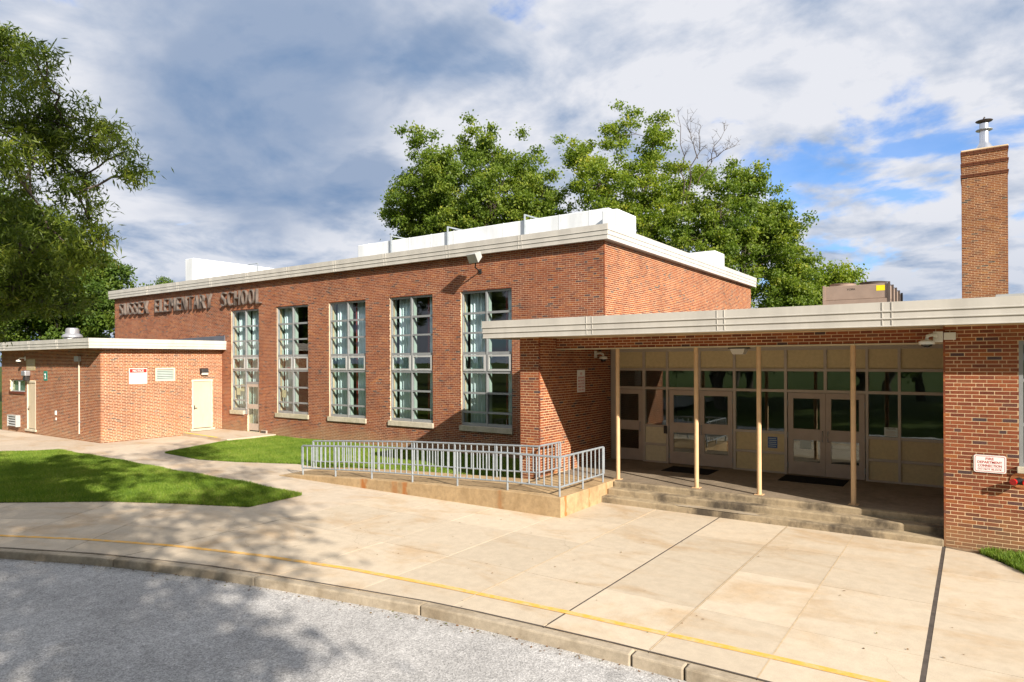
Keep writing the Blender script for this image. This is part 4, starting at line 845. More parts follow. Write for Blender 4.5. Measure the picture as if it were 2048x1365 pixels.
# storefront
VM = [(-8.98, -8.82), (-7.96, -7.88), (-7.24, -7.17), (-5.34, -5.27), (-4.68, -4.62), (-4.03, -3.96), (-2.16, -2.10), (-1.48, -1.42), (-0.56, -0.455)]
sy0, sy1 = BY, BY + 0.11
b = MB()
for a, c in VM: b.box(a, c, sy0, sy1, ZL - 0.03, 3.70)
def bars(a, c, zs, sink=0.003):
    for za, zb in zs: b.box(a, c, sy0 + sink, sy1 - sink, za, zb)
TOPB = [(3.585, 3.70), (3.04, 3.11), (2.50, 2.57)]
for k in range(len(VM) - 1): bars(VM[k][1], VM[k + 1][0], TOPB)
LOWB = [(1.41, 1.475), (0.88, 0.945), (ZL - 0.03, 0.43)]
for k in (1, 3, 4, 6, 7): bars(VM[k][1], VM[k + 1][0], LOWB)
for xm in (-6.265, -3.055): bars(xm - 0.035, xm + 0.035, [(2.57, 3.04), (3.11, 3.585)], 0.001)
sf = b.build("storefront_frame", "storefront_alu", wing)
cellsX = []
for k in range(len(VM) - 1):
    a, c = VM[k][1], VM[k + 1][0]
    if k == 2: cellsX += [(a, -6.30), (-6.23, c)]
    elif k == 5: cellsX += [(a, -3.09), (-3.02, c)]
    else: cellsX.append((a, c))
for a, c in cellsX:
    MB().box(a - 0.002, c + 0.002, sy0 + 0.045, sy0 + 0.07, 3.108, 3.588).build("panel", "panel_tan", sf)
    MB().box(a - 0.002, c + 0.002, sy0 + 0.05, sy0 + 0.056, 2.568, 3.042).build("pane", "glass", sf)
for k in (1, 3, 4, 6, 7):
    a, c = VM[k][1], VM[k + 1][0]
    MB().box(a - 0.002, c + 0.002, sy0 + 0.05, sy0 + 0.056, 1.473, 2.502).build("pane", "glass", sf)
    for za, zb in ((0.943, 1.412), (0.428, 0.882)): MB().box(a - 0.002, c + 0.002, sy0 + 0.045, sy0 + 0.07, za, zb).build("panel", "panel_cream" if k == 1 else "panel_tan", sf)
def glazed_door(a, c, hinge_left):
    z0, z1 = ZL + 0.012, 2.488; b = MB(); y0, y1 = BY + 0.02, BY + 0.066; sw = 0.125
    b.box(a, a + sw, y0, y1, z0, z1).box(c - sw, c, y0, y1, z0, z1)
    for za, zb in ((z0, 0.74), (1.29, 1.57), (2.35, z1)): b.box(a + sw, c - sw, y0 + 0.002, y1 - 0.002, za, zb)
    d = b.build("door", "taupe_paint", wing)
    for za, zb in ((0.738, 1.292), (1.568, 2.352)): MB().box(a + sw - 0.002, c - sw + 0.002, y0 + 0.02, y0 + 0.026, za, zb).build("pane", "glass", d)
    hx = c - 0.06 if hinge_left else a + 0.06
    MB().tube([(hx, y0, 1.27), (hx, y0 - 0.06, 1.28), (hx, y0 - 0.06, 1.52), (hx, y0, 1.53)], 0.013, 8).build("handle", "galvanized", d, smooth=True)
    kx = a - 0.0 + 0.02 if not hinge_left else c - 0.02
    hg = a - 0.004 if hinge_left else c + 0.004
    for z in (0.62, 1.40, 2.22): MB().tube([(hg, y0 - 0.006, z - 0.07), (hg, y0 - 0.006, z + 0.07)], 0.012, 8).build("hinge", "galvanized", d)
glazed_door(-8.81, -7.97, True)
glazed_door(-7.15, -6.268, True); glazed_door(-6.262, -5.36, False)
glazed_door(-3.94, -3.058, True); glazed_door(-3.052, -2.18, False)
tag(MB().box(-7.30, -7.20, BY - 0.035, BY - 0.001, 1.24, 1.46).build("call_button", "dark_metal", bevel=0.006), "small black call button box left of the first double doors", "intercom")

# landing, steps, ramp
steps = thing("entrance_steps", (-3.8, 14.3, 0), "worn stained concrete steps below the canopy posts", "steps")
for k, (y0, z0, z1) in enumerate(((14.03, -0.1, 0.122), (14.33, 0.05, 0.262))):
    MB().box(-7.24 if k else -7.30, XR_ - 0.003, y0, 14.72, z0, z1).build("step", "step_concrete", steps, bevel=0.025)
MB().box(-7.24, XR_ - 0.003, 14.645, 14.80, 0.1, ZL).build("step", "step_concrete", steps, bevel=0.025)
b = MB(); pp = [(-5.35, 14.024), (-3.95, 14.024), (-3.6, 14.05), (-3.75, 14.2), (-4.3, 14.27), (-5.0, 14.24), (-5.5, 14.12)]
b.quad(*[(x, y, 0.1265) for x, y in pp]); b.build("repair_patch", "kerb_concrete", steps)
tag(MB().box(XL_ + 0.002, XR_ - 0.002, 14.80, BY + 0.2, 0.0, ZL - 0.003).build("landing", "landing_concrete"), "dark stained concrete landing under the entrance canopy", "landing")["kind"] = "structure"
ramp = thing("wheelchair_ramp", (-11, 13, 0), "tan concrete wheelchair ramp with rust stains rising to the entrance", "ramp")
RP = [(-17.05, -0.045), (-16.05, 0.05), (-14.6, 0.135), (-13.2, 0.215), (-11.7, 0.275), (-10.2, 0.335), (-8.7, 0.395), (-7.25, 0.405)]
def rz(x):
    for (a, za), (c, zc_) in zip(RP[:-1], RP[1:]):
        if a <= x <= c: return za + (zc_ - za) * (x - a) / (c - a)
    return RP[0][1] if x < RP[0][0] else RP[-1][1]
n = len(RP); b = MB()
for y in (12.15, 13.82):
    for x, z in RP: b.v.append((x, y, z))
    for x, z in RP: b.v.append((x, y, -0.25))
o1 = 2 * n
for i in range(n - 1):
    b.f += [(i, i + 1, o1 + i + 1, o1 + i), (i, n + i, n + i + 1, i + 1), (o1 + i, o1 + i + 1, o1 + n + i + 1, o1 + n + i)]
b.f += [(n - 1, 2 * n - 1, o1 + 2 * n - 1, o1 + n - 1), (0, o1, o1 + n, n)]
b.build("ramp_body", "ramp_concrete", ramp, bevel=0.015)
MB().box(-8.985, -7.252, 13.825, 14.79, -0.25, 0.403).build("platform", "ramp_concrete", ramp, bevel=0.012)

BAL = None
def rail_run(root, pts, posts, pitch=0.197, r=0.024):
    """pts: polyline (x,y,zfoot); rails follow at fixed heights above the foot line."""
    global BAL
    top = [(x, y, z + 0.845) for x, y, z in pts]; bot = [(x, y, z + 0.195) for x, y, z in pts]
    MB().tube(top, r, 8).build("top_rail", "galvanized", root, smooth=True); MB().tube(bot, r * 0.85, 8).build("bottom_rail", "galvanized", root, smooth=True)
    if BAL is None:
        tmp = MB().tube([(0, 0, 0.2), (0, 0, 0.838)], 0.0175, 8).build("baluster", "galvanized", None, org=(0, 0, 0), smooth=True); BAL = tmp.data; W.pop(tmp); bpy.data.objects.remove(tmp)
    L = [0.0]
    for p, q in zip(pts[:-1], pts[1:]): L.append(L[-1] + math.dist(p[:2], q[:2]))
    def at(d):
        for i in range(1, len(L)):
            if d <= L[i] + 1e-6:
                f = (d - L[i - 1]) / max(L[i] - L[i - 1], 1e-6); return tuple(pts[i - 1][k] + f * (pts[i][k] - pts[i - 1][k]) for k in range(3))
        return pts[-1]
    nb = int(round(L[-1] / pitch))
    for k in range(1, nb):
        link(bpy.data.objects.new("baluster", BAL), root, at(L[-1] * k / nb))
    for d_ in posts:
        p = at(d_); MB().tube([(p[0], p[1], p[2] - 0.02), (p[0], p[1], p[2] + 0.84)], 0.024, 8).build("post", "galvanized", root, smooth=True)
r1 = thing("ramp_railing", (-11.5, 12.27, 0), "galvanized tube railing along the outer ramp edge turning the platform corner", "railing")
fp = [(x, 12.27, rz(x)) for x in (-16.05, -14.6, -13.2, -11.7, -10.2, -8.7, -7.35)]
rail_run(r1, fp, [0.0, 1.43, 2.88, 4.36, 5.84, 7.32, 8.7])
rail_run(r1, [(-7.35, 12.27, 0.405), (-7.35, 13.3, 0.405), (-7.35, 14.32, 0.405)], [1.03, 2.03])
r2 = thing("ramp_railing", (-13, 13.72, 0), "galvanized tube railing along the lawn side of the ramp ending at the brick pier", "railing")
fp = [(x, 13.72, rz(x) - 0.01) for x in (-17.4, -16.05, -14.6, -13.2, -11.7, -10.2, -8.78)]
rail_run(r2, fp, [0.0, 1.45, 2.95, 4.4, 5.9, 7.3, 8.6])
rail_run(r2, [(-8.78, 13.72, 0.395), (-8.76, 14.64, 0.395)], [0.86])
for rt, p in ((r1, (-7.35, 14.36, 0.405)), (r2, (-8.76, 14.68, 0.395)), (r2, (-17.44, 13.72, -0.05)), (r1, (-16.09, 12.27, 0.04))):
    MB().tube([(p[0], p[1], p[2] + 0.20), (p[0], p[1], p[2] + 0.84)], 0.02, 8).build("return_bar", "galvanized", rt, smooth=True)

# things around the entrance
for x0, x1, y0, y1, lab in ((-6.86, -5.6, 16.72, 17.6, "black rubber doormat before the first glazed double doors"), (-3.95, -2.5, 16.95, 17.85, "black rubber doormat before the double doors with the paper notice")):
    tag(MB().box(x0, x1, y0, y1, ZL - 0.003, ZL + 0.012).build("doormat", "rubber", bevel=0.004), lab, "doormat")
cl = thing("canopy_light", (-4.5, 15.7, 3.45), "square canopy ceiling light with dark hood and ribbed lens", "lamp")
b = MB(); b.v = [(-4.71, 15.5, 3.60), (-4.29, 15.5, 3.60), (-4.29, 15.9, 3.60), (-4.71, 15.9, 3.60), (-4.66, 15.54, 3.70), (-4.34, 15.54, 3.70), (-4.34, 15.86, 3.70), (-4.66, 15.86, 3.70)]; b.f = [(0, 3, 2, 1), (4, 5, 6, 7), (0, 1, 5, 4), (1, 2, 6, 5), (2, 3, 7, 6), (3, 0, 4, 7)]; b.build("hood", "dark_metal", cl)
b = MB(); b.v = [(-4.62, 15.57, 3.47), (-4.38, 15.57, 3.47), (-4.38, 15.83, 3.47), (-4.62, 15.83, 3.47), (-4.67, 15.53, 3.60), (-4.33, 15.53, 3.60), (-4.33, 15.87, 3.60), (-4.67, 15.87, 3.60)]; b.f = [(0, 3, 2, 1), (4, 5, 6, 7), (0, 1, 5, 4), (1, 2, 6, 5), (2, 3, 7, 6), (3, 0, 4, 7)]; b.build("lens", "lamp_lens", cl)
c3 = thing("security_camera", (-0.5, 14.0, 3.7), "large dome security camera on a junction box at the right end of the recess", "camera")
MB().box(-0.44, -0.26, FY - 0.06, FY - 0.001, 3.68, 3.81).build("cover_plate", "camera_white", c3, bevel=0.004); MB().box(-0.60, -0.452, FY - 0.07, FY + 0.03, 3.64, 3.83).build("junction_box", "camera_white", c3, bevel=0.006)
MB().tube([(-0.55, FY - 0.07, 3.75), (-0.60, FY - 0.15, 3.77), (-0.68, FY - 0.18, 3.75), (-0.69, FY - 0.18, 3.68)], 0.03, 8).build("arm", "camera_white", c3, smooth=True)
MB().lathe((-0.69, FY - 0.18, 3.60), [(0.03, 0.08), (0.09, 0.07), (0.125, 0.05), (0.125, 0.0)], 20).build("housing", "camera_white", c3, smooth=True); MB().lathe((-0.69, FY - 0.18, 3.60), [(0.09, -0.001), (0.08, -0.03), (0.04, -0.05), (0.01, -0.055)], 16).build("dome", "lens_dark", c3, smooth=True)
ns = board("rules_sign", '+X', XL_, 15.97, 16.41, 2.46, 3.08, "sign_white", "narrow white rules sign with red lettering on the recess side wall")
for k, s in enumerate(("NO", "SKATEBOARDS", "BIKE SKATES", "& SCOOTERS", "PERMITTED IN", "THIS AREA")):
    text(s, 0.075 if k == 0 else 0.055, (XL_ + 0.0125, 16.19, 2.94 - (0.0 if k == 0 else 0.015) - k * 0.085), '+X', "text_red", ns, 0.002, 0.10 if k == 0 else 0.36)
fs = thing("fire_sign", (0.215, FY - 0.02, 1.38), "white sign with red lettering and border on the right brick wall", "sign")
def rrect(x0, x1, z0, z1, r, y, n=5):
    p = []
    for cx_, cz_, a0 in ((x1 - r, z0 + r, -90), (x1 - r, z1 - r, 0), (x0 + r, z1 - r, 90), (x0 + r, z0 + r, 180)):
        for k in range(n + 1): an = R(a0 + 90 * k / n); p.append((cx_ + r * math.cos(an), y, cz_ + r * math.sin(an)))
    return p
def plate(x0, x1, z0, z1, r, y0, y1):
    b = MB(); f = rrect(x0, x1, z0, z1, r, y0); k = rrect(x0, x1, z0, z1, r, y1); n = len(f); b.v = f + k
    b.f = [tuple(range(n)), tuple(reversed(range(n, 2 * n)))] + [(i, (i + 1) % n, n + (i + 1) % n, n + i) for i in range(n)]; return b
plate(-0.01, 0.445, 1.375, 1.675, 0.035, FY - 0.018, FY - 0.006).build("board", "sign_white", fs)
b = MB(); f = rrect(0.006, 0.429, 1.391, 1.659, 0.027, FY - 0.0195); k = rrect(0.013, 0.422, 1.398, 1.652, 0.022, FY - 0.0195); n = len(f); b.v = f + k; b.f = [(i, (i + 1) % n, n + (i + 1) % n, n + i) for i in range(n)]; b.build("border", "text_red", fs)
for s, h, z, w_ in (("FIRE", 0.042, 1.592, 0.115), ("DEPARTMENT", 0.042, 1.533, 0.345), ("CONNECTION", 0.042, 1.474, 0.335), ("DO NOT BLOCK", 0.030, 1.418, 0.335)): text(s, h, (0.217, FY - 0.0185, z), '-Y', "text_red", fs, 0.0015, w_, bold=0.01 if h > 0.035 else 0.0)
MB().box(0.045, 0.39, FY - 0.0195, FY - 0.0181, 1.459, 1.462).build("rule", "text_red", fs)
fd = thing("fire_connection", (0.62, FY - 0.1, 1.27), "twin fire hose connection with red caps on a round brass plate", "fire connection")
b = MB().tube([(0.62, FY - 0.001, 1.28), (0.62, FY - 0.012, 1.28)], 0.125, 28); b.build("plate", "brass_plate", fd, smooth=False)
MB().tube([(0.62, FY - 0.012, 1.28), (0.62, FY - 0.10, 1.275)], 0.055, 14).tube([(0.56, FY - 0.11, 1.272), (0.68, FY - 0.11, 1.272)], 0.052, 14).build("body", "dark_metal", fd, smooth=True)
for sx in (-1, 1):
    MB().tube([(0.62 + sx * 0.055, FY - 0.10, 1.272), (0.62 + sx * 0.085, FY - 0.165, 1.268)], 0.047, 16).tube([(0.62 + sx * 0.085, FY - 0.165, 1.268), (0.62 + sx * 0.092, FY - 0.18, 1.267)], 0.052, 16).build("cap", "cap_red", fd, smooth=True)
MB().tube([(0.53, FY - 0.17, 1.25), (0.545, FY - 0.12, 1.20), (0.58, FY - 0.05, 1.19)], 0.005, 6).build("chain", "galvanized", fd)
bl = board("info_sticker", '-Y', BY + 0.045, -4.45, -4.21, 1.03, 1.32, "sign_blue", "blue information sticker on a tan panel between the double doors", t_=0.004)
for k in range(5): MB().box(-4.43 + 0.01 * (k % 2), -4.23 - 0.012 * ((k + 1) % 2), BY + 0.0395, BY + 0.0408, 1.07 + k * 0.05, 1.085 + k * 0.05).build("print_line", "paper", bl)
wp = board("welcome_notice", '-Y', BY + 0.049, -1.77, -1.49, 1.49, 1.71, "paper", "pale welcome notice taped in the lower corner of the entrance glass", "notice", t_=0.002)
text("WELCOME", 0.035, (-1.63, BY + 0.0465, 1.66), '-Y', "text_dark", wp, 0.001, 0.2)
for k in range(4): MB().box(-1.74, -1.52 - 0.03 * (k % 2), BY + 0.0455, BY + 0.0469, 1.52 + k * 0.032, 1.53 + k * 0.032).build("print_line", "taupe_paint", wp)
board("paper_notice", '-Y', BY + 0.039, -3.66, -3.40, 1.06, 1.28, "paper", "blank bluish paper in the lower pane of a glazed double door", "notice", t_=0.002)

# ------------------------------------------------------------------ wing roof: chimney, chiller, vent
ch = thing("brick_chimney", (0.35, 32.1, 4.2), "tall brown brick chimney with corbelled top above the entrance wing roof", "chimney")
CX0, CX1, CY0 = -0.38, 1.08, 31.35; ZT = 11.38
brick_wall(ch, (CX0, CY0), E0, CX1 - CX0, 4.10, ZT, (), 0.3, "brick_chimney", "mortar", 41, (lambda x, y, z: z > 5.55, 300))
brick_wall(ch, (CX1, CY0), PI2, 1.46, 4.10, ZT, (), 0.3, "brick_chimney", "mortar", 42)
brick_wall(ch, (CX0, CY0 + 1.46), -PI2, 1.46, 4.10, ZT, (), 0.3, "brick_chimney", "mortar", 43)
MB().box(CX0 + 0.01, CX1 - 0.01, CY0 + 0.3, CY0 + 1.45, 4.1, ZT).build("core", "mortar", ch)
for k, z in enumerate((10.42, 10.86, 11.30)):
    for q in range(2):
        e_ = 0.022 + 0.008 * q; zz = z + q * CH; b = MB(); x = CX0 - e_
        while x < CX1 + e_ - 0.02:
            x2 = min(x + SL, CX1 + e_); b.box(x, x2, CY0 - e_, CY0 + 0.09, zz, zz + CH - JT); x = x2 + JT
        for sx0, sx1 in ((CX0 - e_, CX0 + 0.09), (CX1 - 0.09, CX1 + e_)):
            y = CY0 + 0.1
            while y < CY0 + 1.44: b.box(sx0, sx1, y, min(y + SL, CY0 + 1.46), zz, zz + CH - JT); y += SL + JT
        b.build("corbel", "brick_chimney", ch)
MB().box(CX0 - 0.02, CX1 + 0.02, CY0 - 0.02, CY0 + 1.48, 11.432, 11.50).build("cap", "mortar", ch, bevel=0.02)
fluec = (0.36, CY0 + 0.65, 11.48)
MB().lathe(fluec, [(0.36, 0.0), (0.33, 0.10), (0.20, 0.30), (0.155, 0.40), (0.155, 1.12)], 24).build("flue", "flue_steel", ch, smooth=True)
MB().lathe((fluec[0], fluec[1], 12.34), [(0.155, 0.0), (0.28, 0.0), (0.28, 0.02), (0.155, 0.025)], 24).build("storm_collar", "galvanized", ch)
MB().lathe((fluec[0], fluec[1], 12.66), [(0.10, 0.0), (0.27, 0.03), (0.29, 0.05), (0.05, 0.10)], 24).tube([(fluec[0] - 0.06, fluec[1], 12.70), (fluec[0] + 0.02, fluec[1], 12.86)], 0.03, 6).build("rain_cap", "ac_dark", ch)
ac = thing("rooftop_chiller", (-3.7, 30.5, 4.2), "brown rooftop chiller with two fan rings and yellow sticker on the wing roof", "air conditioner")
ax0, ax1, ay0, ay1, az0, az1 = -4.76, -2.60, 28.0, 33.4, 5.35, 6.16
MB().box(ax0, ax1, ay0, ay1, 5.62, az1).build("upper_panel", "ac_paint", ac, bevel=0.015); MB().box(ax0 + 0.02, ax1 - 0.0, ay0 - 0.03, ay1, az0 + 0.06, 5.612).build("lower_panel", "ac_paint", ac, bevel=0.01)
for x in (ax0 + 0.02, ax1 - 0.10):
    for y in (ay0 + 0.05, (ay0 + ay1) / 2, ay1 - 0.15): MB().box(x, x + 0.09, y, y + 0.09, 4.2, az0 + 0.06).build("leg", "ac_dark", ac)
MB().box(ax0, ax1, ay0 + 0.02, ay1, az0 - 0.05, az0 + 0.05).build("base_rail", "ac_dark", ac)
for x in (-4.2, -3.15):
    for y in (28.65, 29.95, 31.25, 32.6): MB().lathe((x, y, az1 - 0.01), [(0.44, 0.0), (0.46, 0.11), (0.49, 0.13), (0.43, 0.14), (0.40, 0.02)], 24).build("fan_ring", "ac_dark" if x > -4 else "ac_paint", ac, smooth=True)
for k in range(5): MB().box(ax1 - 0.01, ax1 + 0.07, ay0 - 0.04 + k * 1.32, ay0 + 0.08 + k * 1.32, az0, az1 + 0.06).build("corner_post", "ac_dark", ac)
MB().box(ax0 - 0.05, ax0 + 0.03, ay0 - 0.04, ay0 + 0.06, az0 - 0.05, az1 + 0.03).build("corner_post", "ac_paint", ac)
MB().box(-2.98, -2.70, ay0 - 0.006, ay0 - 0.001, 5.90, 6.10).build("sticker", "sticker_yellow", ac)
text("YORK", 0.075, (-3.82, ay0 - 0.002, 5.97), '-Y', "text_dark", ac, 0.003, 0.30)
rvt = thing("roof_vent", (0.75, 20.3, 4.26), "white roof curb with grey cap near the chimney foot", "vent")
MB().box(0.50, 1.15, 20.0, 20.7, 4.24, 4.78).build("curb", "camera_white", rvt); MB().box(0.44, 1.25, 19.9, 20.8, 4.78, 4.90).build("cap", "grey_box", rvt)

# ------------------------------------------------------------------ trees
def leaf_cloud(C, n_each, spread, ln, wd, rg, droop=0.0, flat=0.65):
    n = len(C) * n_each; c = np.repeat(C, n_each, 0); ct = np.repeat(rg.random(len(C)), n_each)
    p = c + rg.normal(0, 1, (n, 3)) * np.array([spread, spread, spread * flat])
    d = rg.normal(0, 1, (n, 3)); d[:, 2] -= droop; d /= np.linalg.norm(d, axis=1)[:, None]
    nr = rg.normal(0, 1, (n, 3)); nr[:, 2] += 0.9; nr -= (nr * d).sum(1)[:, None] * d; nr /= np.linalg.norm(nr, axis=1)[:, None] + 1e-9
    s = np.cross(d, nr); L = ln * rg.uniform(0.65, 1.25, n)[:, None]; Wd = wd * rg.uniform(0.7, 1.2, n)[:, None]
    V = np.stack([p, p + d * L * 0.45 + s * Wd + nr * Wd * 0.3, p + d * L, p + d * L * 0.45 - s * Wd + nr * Wd * 0.3], 1).reshape(-1, 3)
    F = np.arange(n * 4).reshape(-1, 4); tint = np.clip(0.55 * ct + 0.45 * rg.random(n) + rg.normal(0, 0.06, n), 0, 1)
    return V, F, tint
def tubes(segs):        # list of (p0, p1, r0, r1): tapered 6-sided limbs
    n = 6; P0 = np.array([s[0] for s in segs]); P1 = np.array([s[1] for s in segs]); r0 = np.array([s[2] for s in segs]); r1 = np.array([s[3] for s in segs])
    d = P1 - P0; d /= np.linalg.norm(d, axis=1)[:, None] + 1e-9; up = np.where(np.abs(d[:, 2:3]) < 0.9, np.array([[0, 0, 1.0]]), np.array([[1.0, 0, 0]])); a = np.cross(d, up); a /= np.linalg.norm(a, axis=1)[:, None]; c = np.cross(d, a)
    an = np.arange(n) * 2 * math.pi / n; ring = a[:, None] * np.cos(an)[None, :, None] + c[:, None] * np.sin(an)[None, :, None]
    V = np.concatenate([P0[:, None] + ring * r0[:, None, None], P1[:, None] + ring * r1[:, None, None]], 1).reshape(-1, 3)
    F = np.array([(k, (k + 1) % n, n + (k + 1) % n, n + k) for k in range(n)]); F = (np.arange(len(segs))[:, None, None] * 2 * n + F[None]).reshape(-1, 4); return V, F
def limb(p0, p1, r0, r1, rg, k=5, sag=0.08):
    p0, p1 = np.array(p0, float), np.array(p1, float); L = np.linalg.norm(p1 - p0); pts = []
    for i in range(k + 1):
        f = i / k; q = p0 + (p1 - p0) * f; q = q + rg.normal(0, 1, 3) * L * 0.035 * math.sin(math.pi * f); q[2] += sag * L * math.sin(math.pi * f); pts.append(q)
    return pts, [(pts[i], pts[i + 1], r0 + (r1 - r0) * i / k, r0 + (r1 - r0) * (i + 1) / k) for i in range(k)]
def tree(name, base, lobes, per_m3, n_each, spread, ln, wd, mat, label, seed, trunk_r=0.35, fork=0.35, droop=0.0, group=None, twigs=0.6, bare=(), limb_r=0.17, shell=0.42):
    rg = np.random.default_rng(seed); root = thing(name, base, label, "tree", group); lobes = [tuple(l) for l in lobes]
    zmin = min(l[2] - l[3] for l in lobes); zmax = max(l[2] + l[3] for l in lobes); ctr = np.mean([l[:3] for l in lobes], 0)
    base = np.array(base, float); fz = base[2] + (zmax - base[2]) * fork; fk = np.array([base[0] + (ctr[0] - base[0]) * 0.25, base[1] + (ctr[1] - base[1]) * 0.25, fz])
    tp, segs = limb(base - np.array([0, 0, 0.3]), fk, trunk_r * 1.25, trunk_r * 0.75, rg, 6, 0.0); Cs = []; limbs = []
    nodes = [(fk, limb_r * 1.25)]
    for l in sorted(lobes, key=lambda l: np.linalg.norm(np.array(l[:3]) - fk)):
        c = np.array(l[:3]); j = min(range(len(nodes)), key=lambda i: np.linalg.norm(nodes[i][0] - c) + (0.15 if i else 0.0) * np.linalg.norm(nodes[i][0] - fk)); p_, r_p = nodes[j]
        re = max(0.016, r_p * 0.55); lp, sg = limb(p_, c, r_p * 0.8, re, rg, 6, 0.05); segs += sg; limbs += lp; nodes.append((c, re))
        n = max(4, int(per_m3 * l[3] ** 2.2)); u = rg.normal(0, 1, (n, 3)); u /= np.linalg.norm(u, axis=1)[:, None]; rr = rg.random(n) ** shell
        q = c + u * (rr * l[3])[:, None] * np.array([0.92, 0.92, 1.18]) + rg.normal(0, 0.16 * l[3], (n, 3)); Cs.append(q)
        for k in range(n):
            if rg.random() < twigs: s0 = lp[rg.integers(3, len(lp))]; segs += limb(s0, q[k], 0.012 + 0.008 * l[3], 0.006, rg, 3, 0.05)[1]
    for a, c_, r_ in bare:
        lp, sg = limb(a, c_, r_, 0.015, rg, 7, 0.04); segs += sg
        for k in range(16):
            p = lp[rg.integers(2, 8)]; L_ = rg.uniform(0.5, 1.5); q_ = p + np.array([rg.normal(0, 0.55), rg.normal(0, 0.55), rg.uniform(0.4, 1.0)]) * L_; tl, sg = limb(p, q_, 0.016, 0.008, rg, 3, 0.05); segs += sg
            for _ in range(2): segs += limb(tl[2], tl[2] + np.array([rg.normal(0, 0.4), rg.normal(0, 0.4), rg.uniform(0.1, 0.6)]) * L_ * 0.7, 0.012, 0.007, rg, 2, 0.0)[1]
    V, F = tubes(segs); fast("trunk", V, F, "bark", root, org=W[root], smooth=True)
    V, F, tn = leaf_cloud(np.concatenate(Cs), n_each, spread, ln, wd, rg, droop); fast("crown", V, F, mat, root, org=W[root], tint=tn)
    return root
LOBES_A = [(-41.7,46.3,21.3,3.3),(-39.4,51.0,23.5,2.7),(-35.4,52.1,21.8,2.3),(-45.1,47.5,19.0,2.7),(-42.2,49.8,18.3,3.9),(-35.6,49.0,17.2,3.7),(-32.7,50.5,17.1,2.7),(-47.5,48.2,17.2,2.0),(-38.4,48.9,14.8,4.7),(-32.5,52.8,18.0,2.1),(-45.4,51.2,15.9,4.1),(-35.1,53.3,14.6,3.9)]
LOBES_B = [(-31.6,56.9,23.5,1.9),(-27.1,56.5,24.5,1.9),(-25.1,59.5,24.4,2.0),(-27.4,53.1,19.1,2.9),(-25.7,59.0,19.2,3.6),(-23.4,62.9,19.6,2.7),(-25.0,58.4,14.7,3.8),(-28.8,57.8,16.0,3.4)]
LOBES_B2 = [(-17.9,62.0,20.5,1.4),(-18.0,57.4,16.0,2.8),(-15.9,64.0,16.9,2.3),(-15.3,63.2,13.4,2.8),(-17.0,59.9,12.3,3.6),(-19.4,56.2,12.9,3.5),(-14.8,65.6,10.9,2.4),(-16.6,61.4,17.9,2.0),(-13.6,62.4,14.0,1.7),(-13.7,65.9,11.8,2.1),(-12.4,62.7,9.1,1.9),(-14.6,64.0,16.5,1.3),(-15.8,60.2,19.7,1.1),(-13.3,62.7,8.7,2.7)]
LOBES_C = [(-10.6,71.0,11.2,1.7),(-11.2,71.5,9.0,2.4),(-13.4,72.3,10.9,1.9),(-14.8,72.1,9.2,2.3),(-12.3,73.0,9.9,1.0),(-14,72,6.5,2.6)]
LOBES_L = [(-72.0,23.5,11.9,4.1),(-65.4,24.2,10.6,3.9),(-65.4,27.2,10.6,2.7),(-61.7,27.2,11.5,1.2),(-71.0,24.3,7.3,3.7),(-67.2,26.5,7.3,3.7),(-59.9,25.9,7.8,1.6),(-66.7,21.4,14.2,3.0),(-70.8,19.1,10.5,5.1),(-65.0,28.7,9.6,1.0)]
LOBES_S = [(-97.3,47.5,13.9,0.6),(-96.5,49.1,14.4,1.0),(-94.3,49.0,14.1,0.7),(-96,48.5,11.5,2.5)]
LOBES_W = [(-12.25,3.91,8.04,0.5),(-9.89,3.48,7.13,0.25),(-10.92,3.63,6.82,0.54),(-10.59,4.03,6.72,0.39),(-10.21,4.29,6.47,0.27),(-10.64,4.88,6.56,0.22),(-9.49,4.41,5.89,0.15),(-11.54,5.14,7.08,0.16),(-10.25,4.04,5.68,0.23),(-10.69,4.41,5.45,0.25),(-9.49,3.98,4.97,0.14),(-9.79,3.14,5.8,0.34),(-11.21,4.16,6.37,0.27),(-13.15,4.29,5.66,0.58),(-11.37,4.08,4.73,0.55),(-9.7,3.83,4.76,0.29),(-11.06,3.54,4.23,0.48),(-10.83,4.07,4.18,0.3),(-10.64,3.64,4.9,0.51),(-12.64,3.66,4.64,0.78),(-11.06,4.5,6.2,0.21),(-10.01,3.63,5.13,0.27),(-12.18,3.07,6.99,0.79),(-12.3,2.98,5.55,0.86),(-12.01,3.19,4.4,0.65)]
tA = tree("oak_tree", (-39, 50, -0.4), LOBES_A, 5.0, 150, 0.36, 0.28, 0.095, "leaf_maple", "dense dark green oak standing behind the hall roof with the long duct", 51, 0.5, 0.35)
tB = tree("maple_tree", (-26.5, 58.5, -0.4), LOBES_B, 4.6, 120, 0.36, 0.28, 0.095, "leaf_light", "tall yellow green maple with bare twigs rising behind the hall corner", 52, 0.45, 0.4, bare=[((-22, 60, 17), (-20.6, 60, 25.0), 0.08), ((-21, 60, 19.5), (-18.6, 60.5, 24.2), 0.06), ((-20.9, 60, 22), (-21.9, 60, 25.4), 0.05), ((-22.5, 60, 17), (-22.4, 59, 26.0), 0.07), ((-20, 60, 21.5), (-17.6, 60.3, 22.6), 0.05)])
tree("maple_tree", (-17.5, 60, -0.4), LOBES_B2, 4.8, 135, 0.36, 0.28, 0.095, "leaf_maple", "green tree beyond the hall rear corner left of the rooftop chiller", 53, 0.4, 0.35)
tree("small_tree", (-13.6, 72, -0.4), LOBES_C, 7, 140, 0.38, 0.28, 0.10, "leaf_light", "small round tree peeping up right behind the rooftop chiller", 54, 0.25, 0.35)
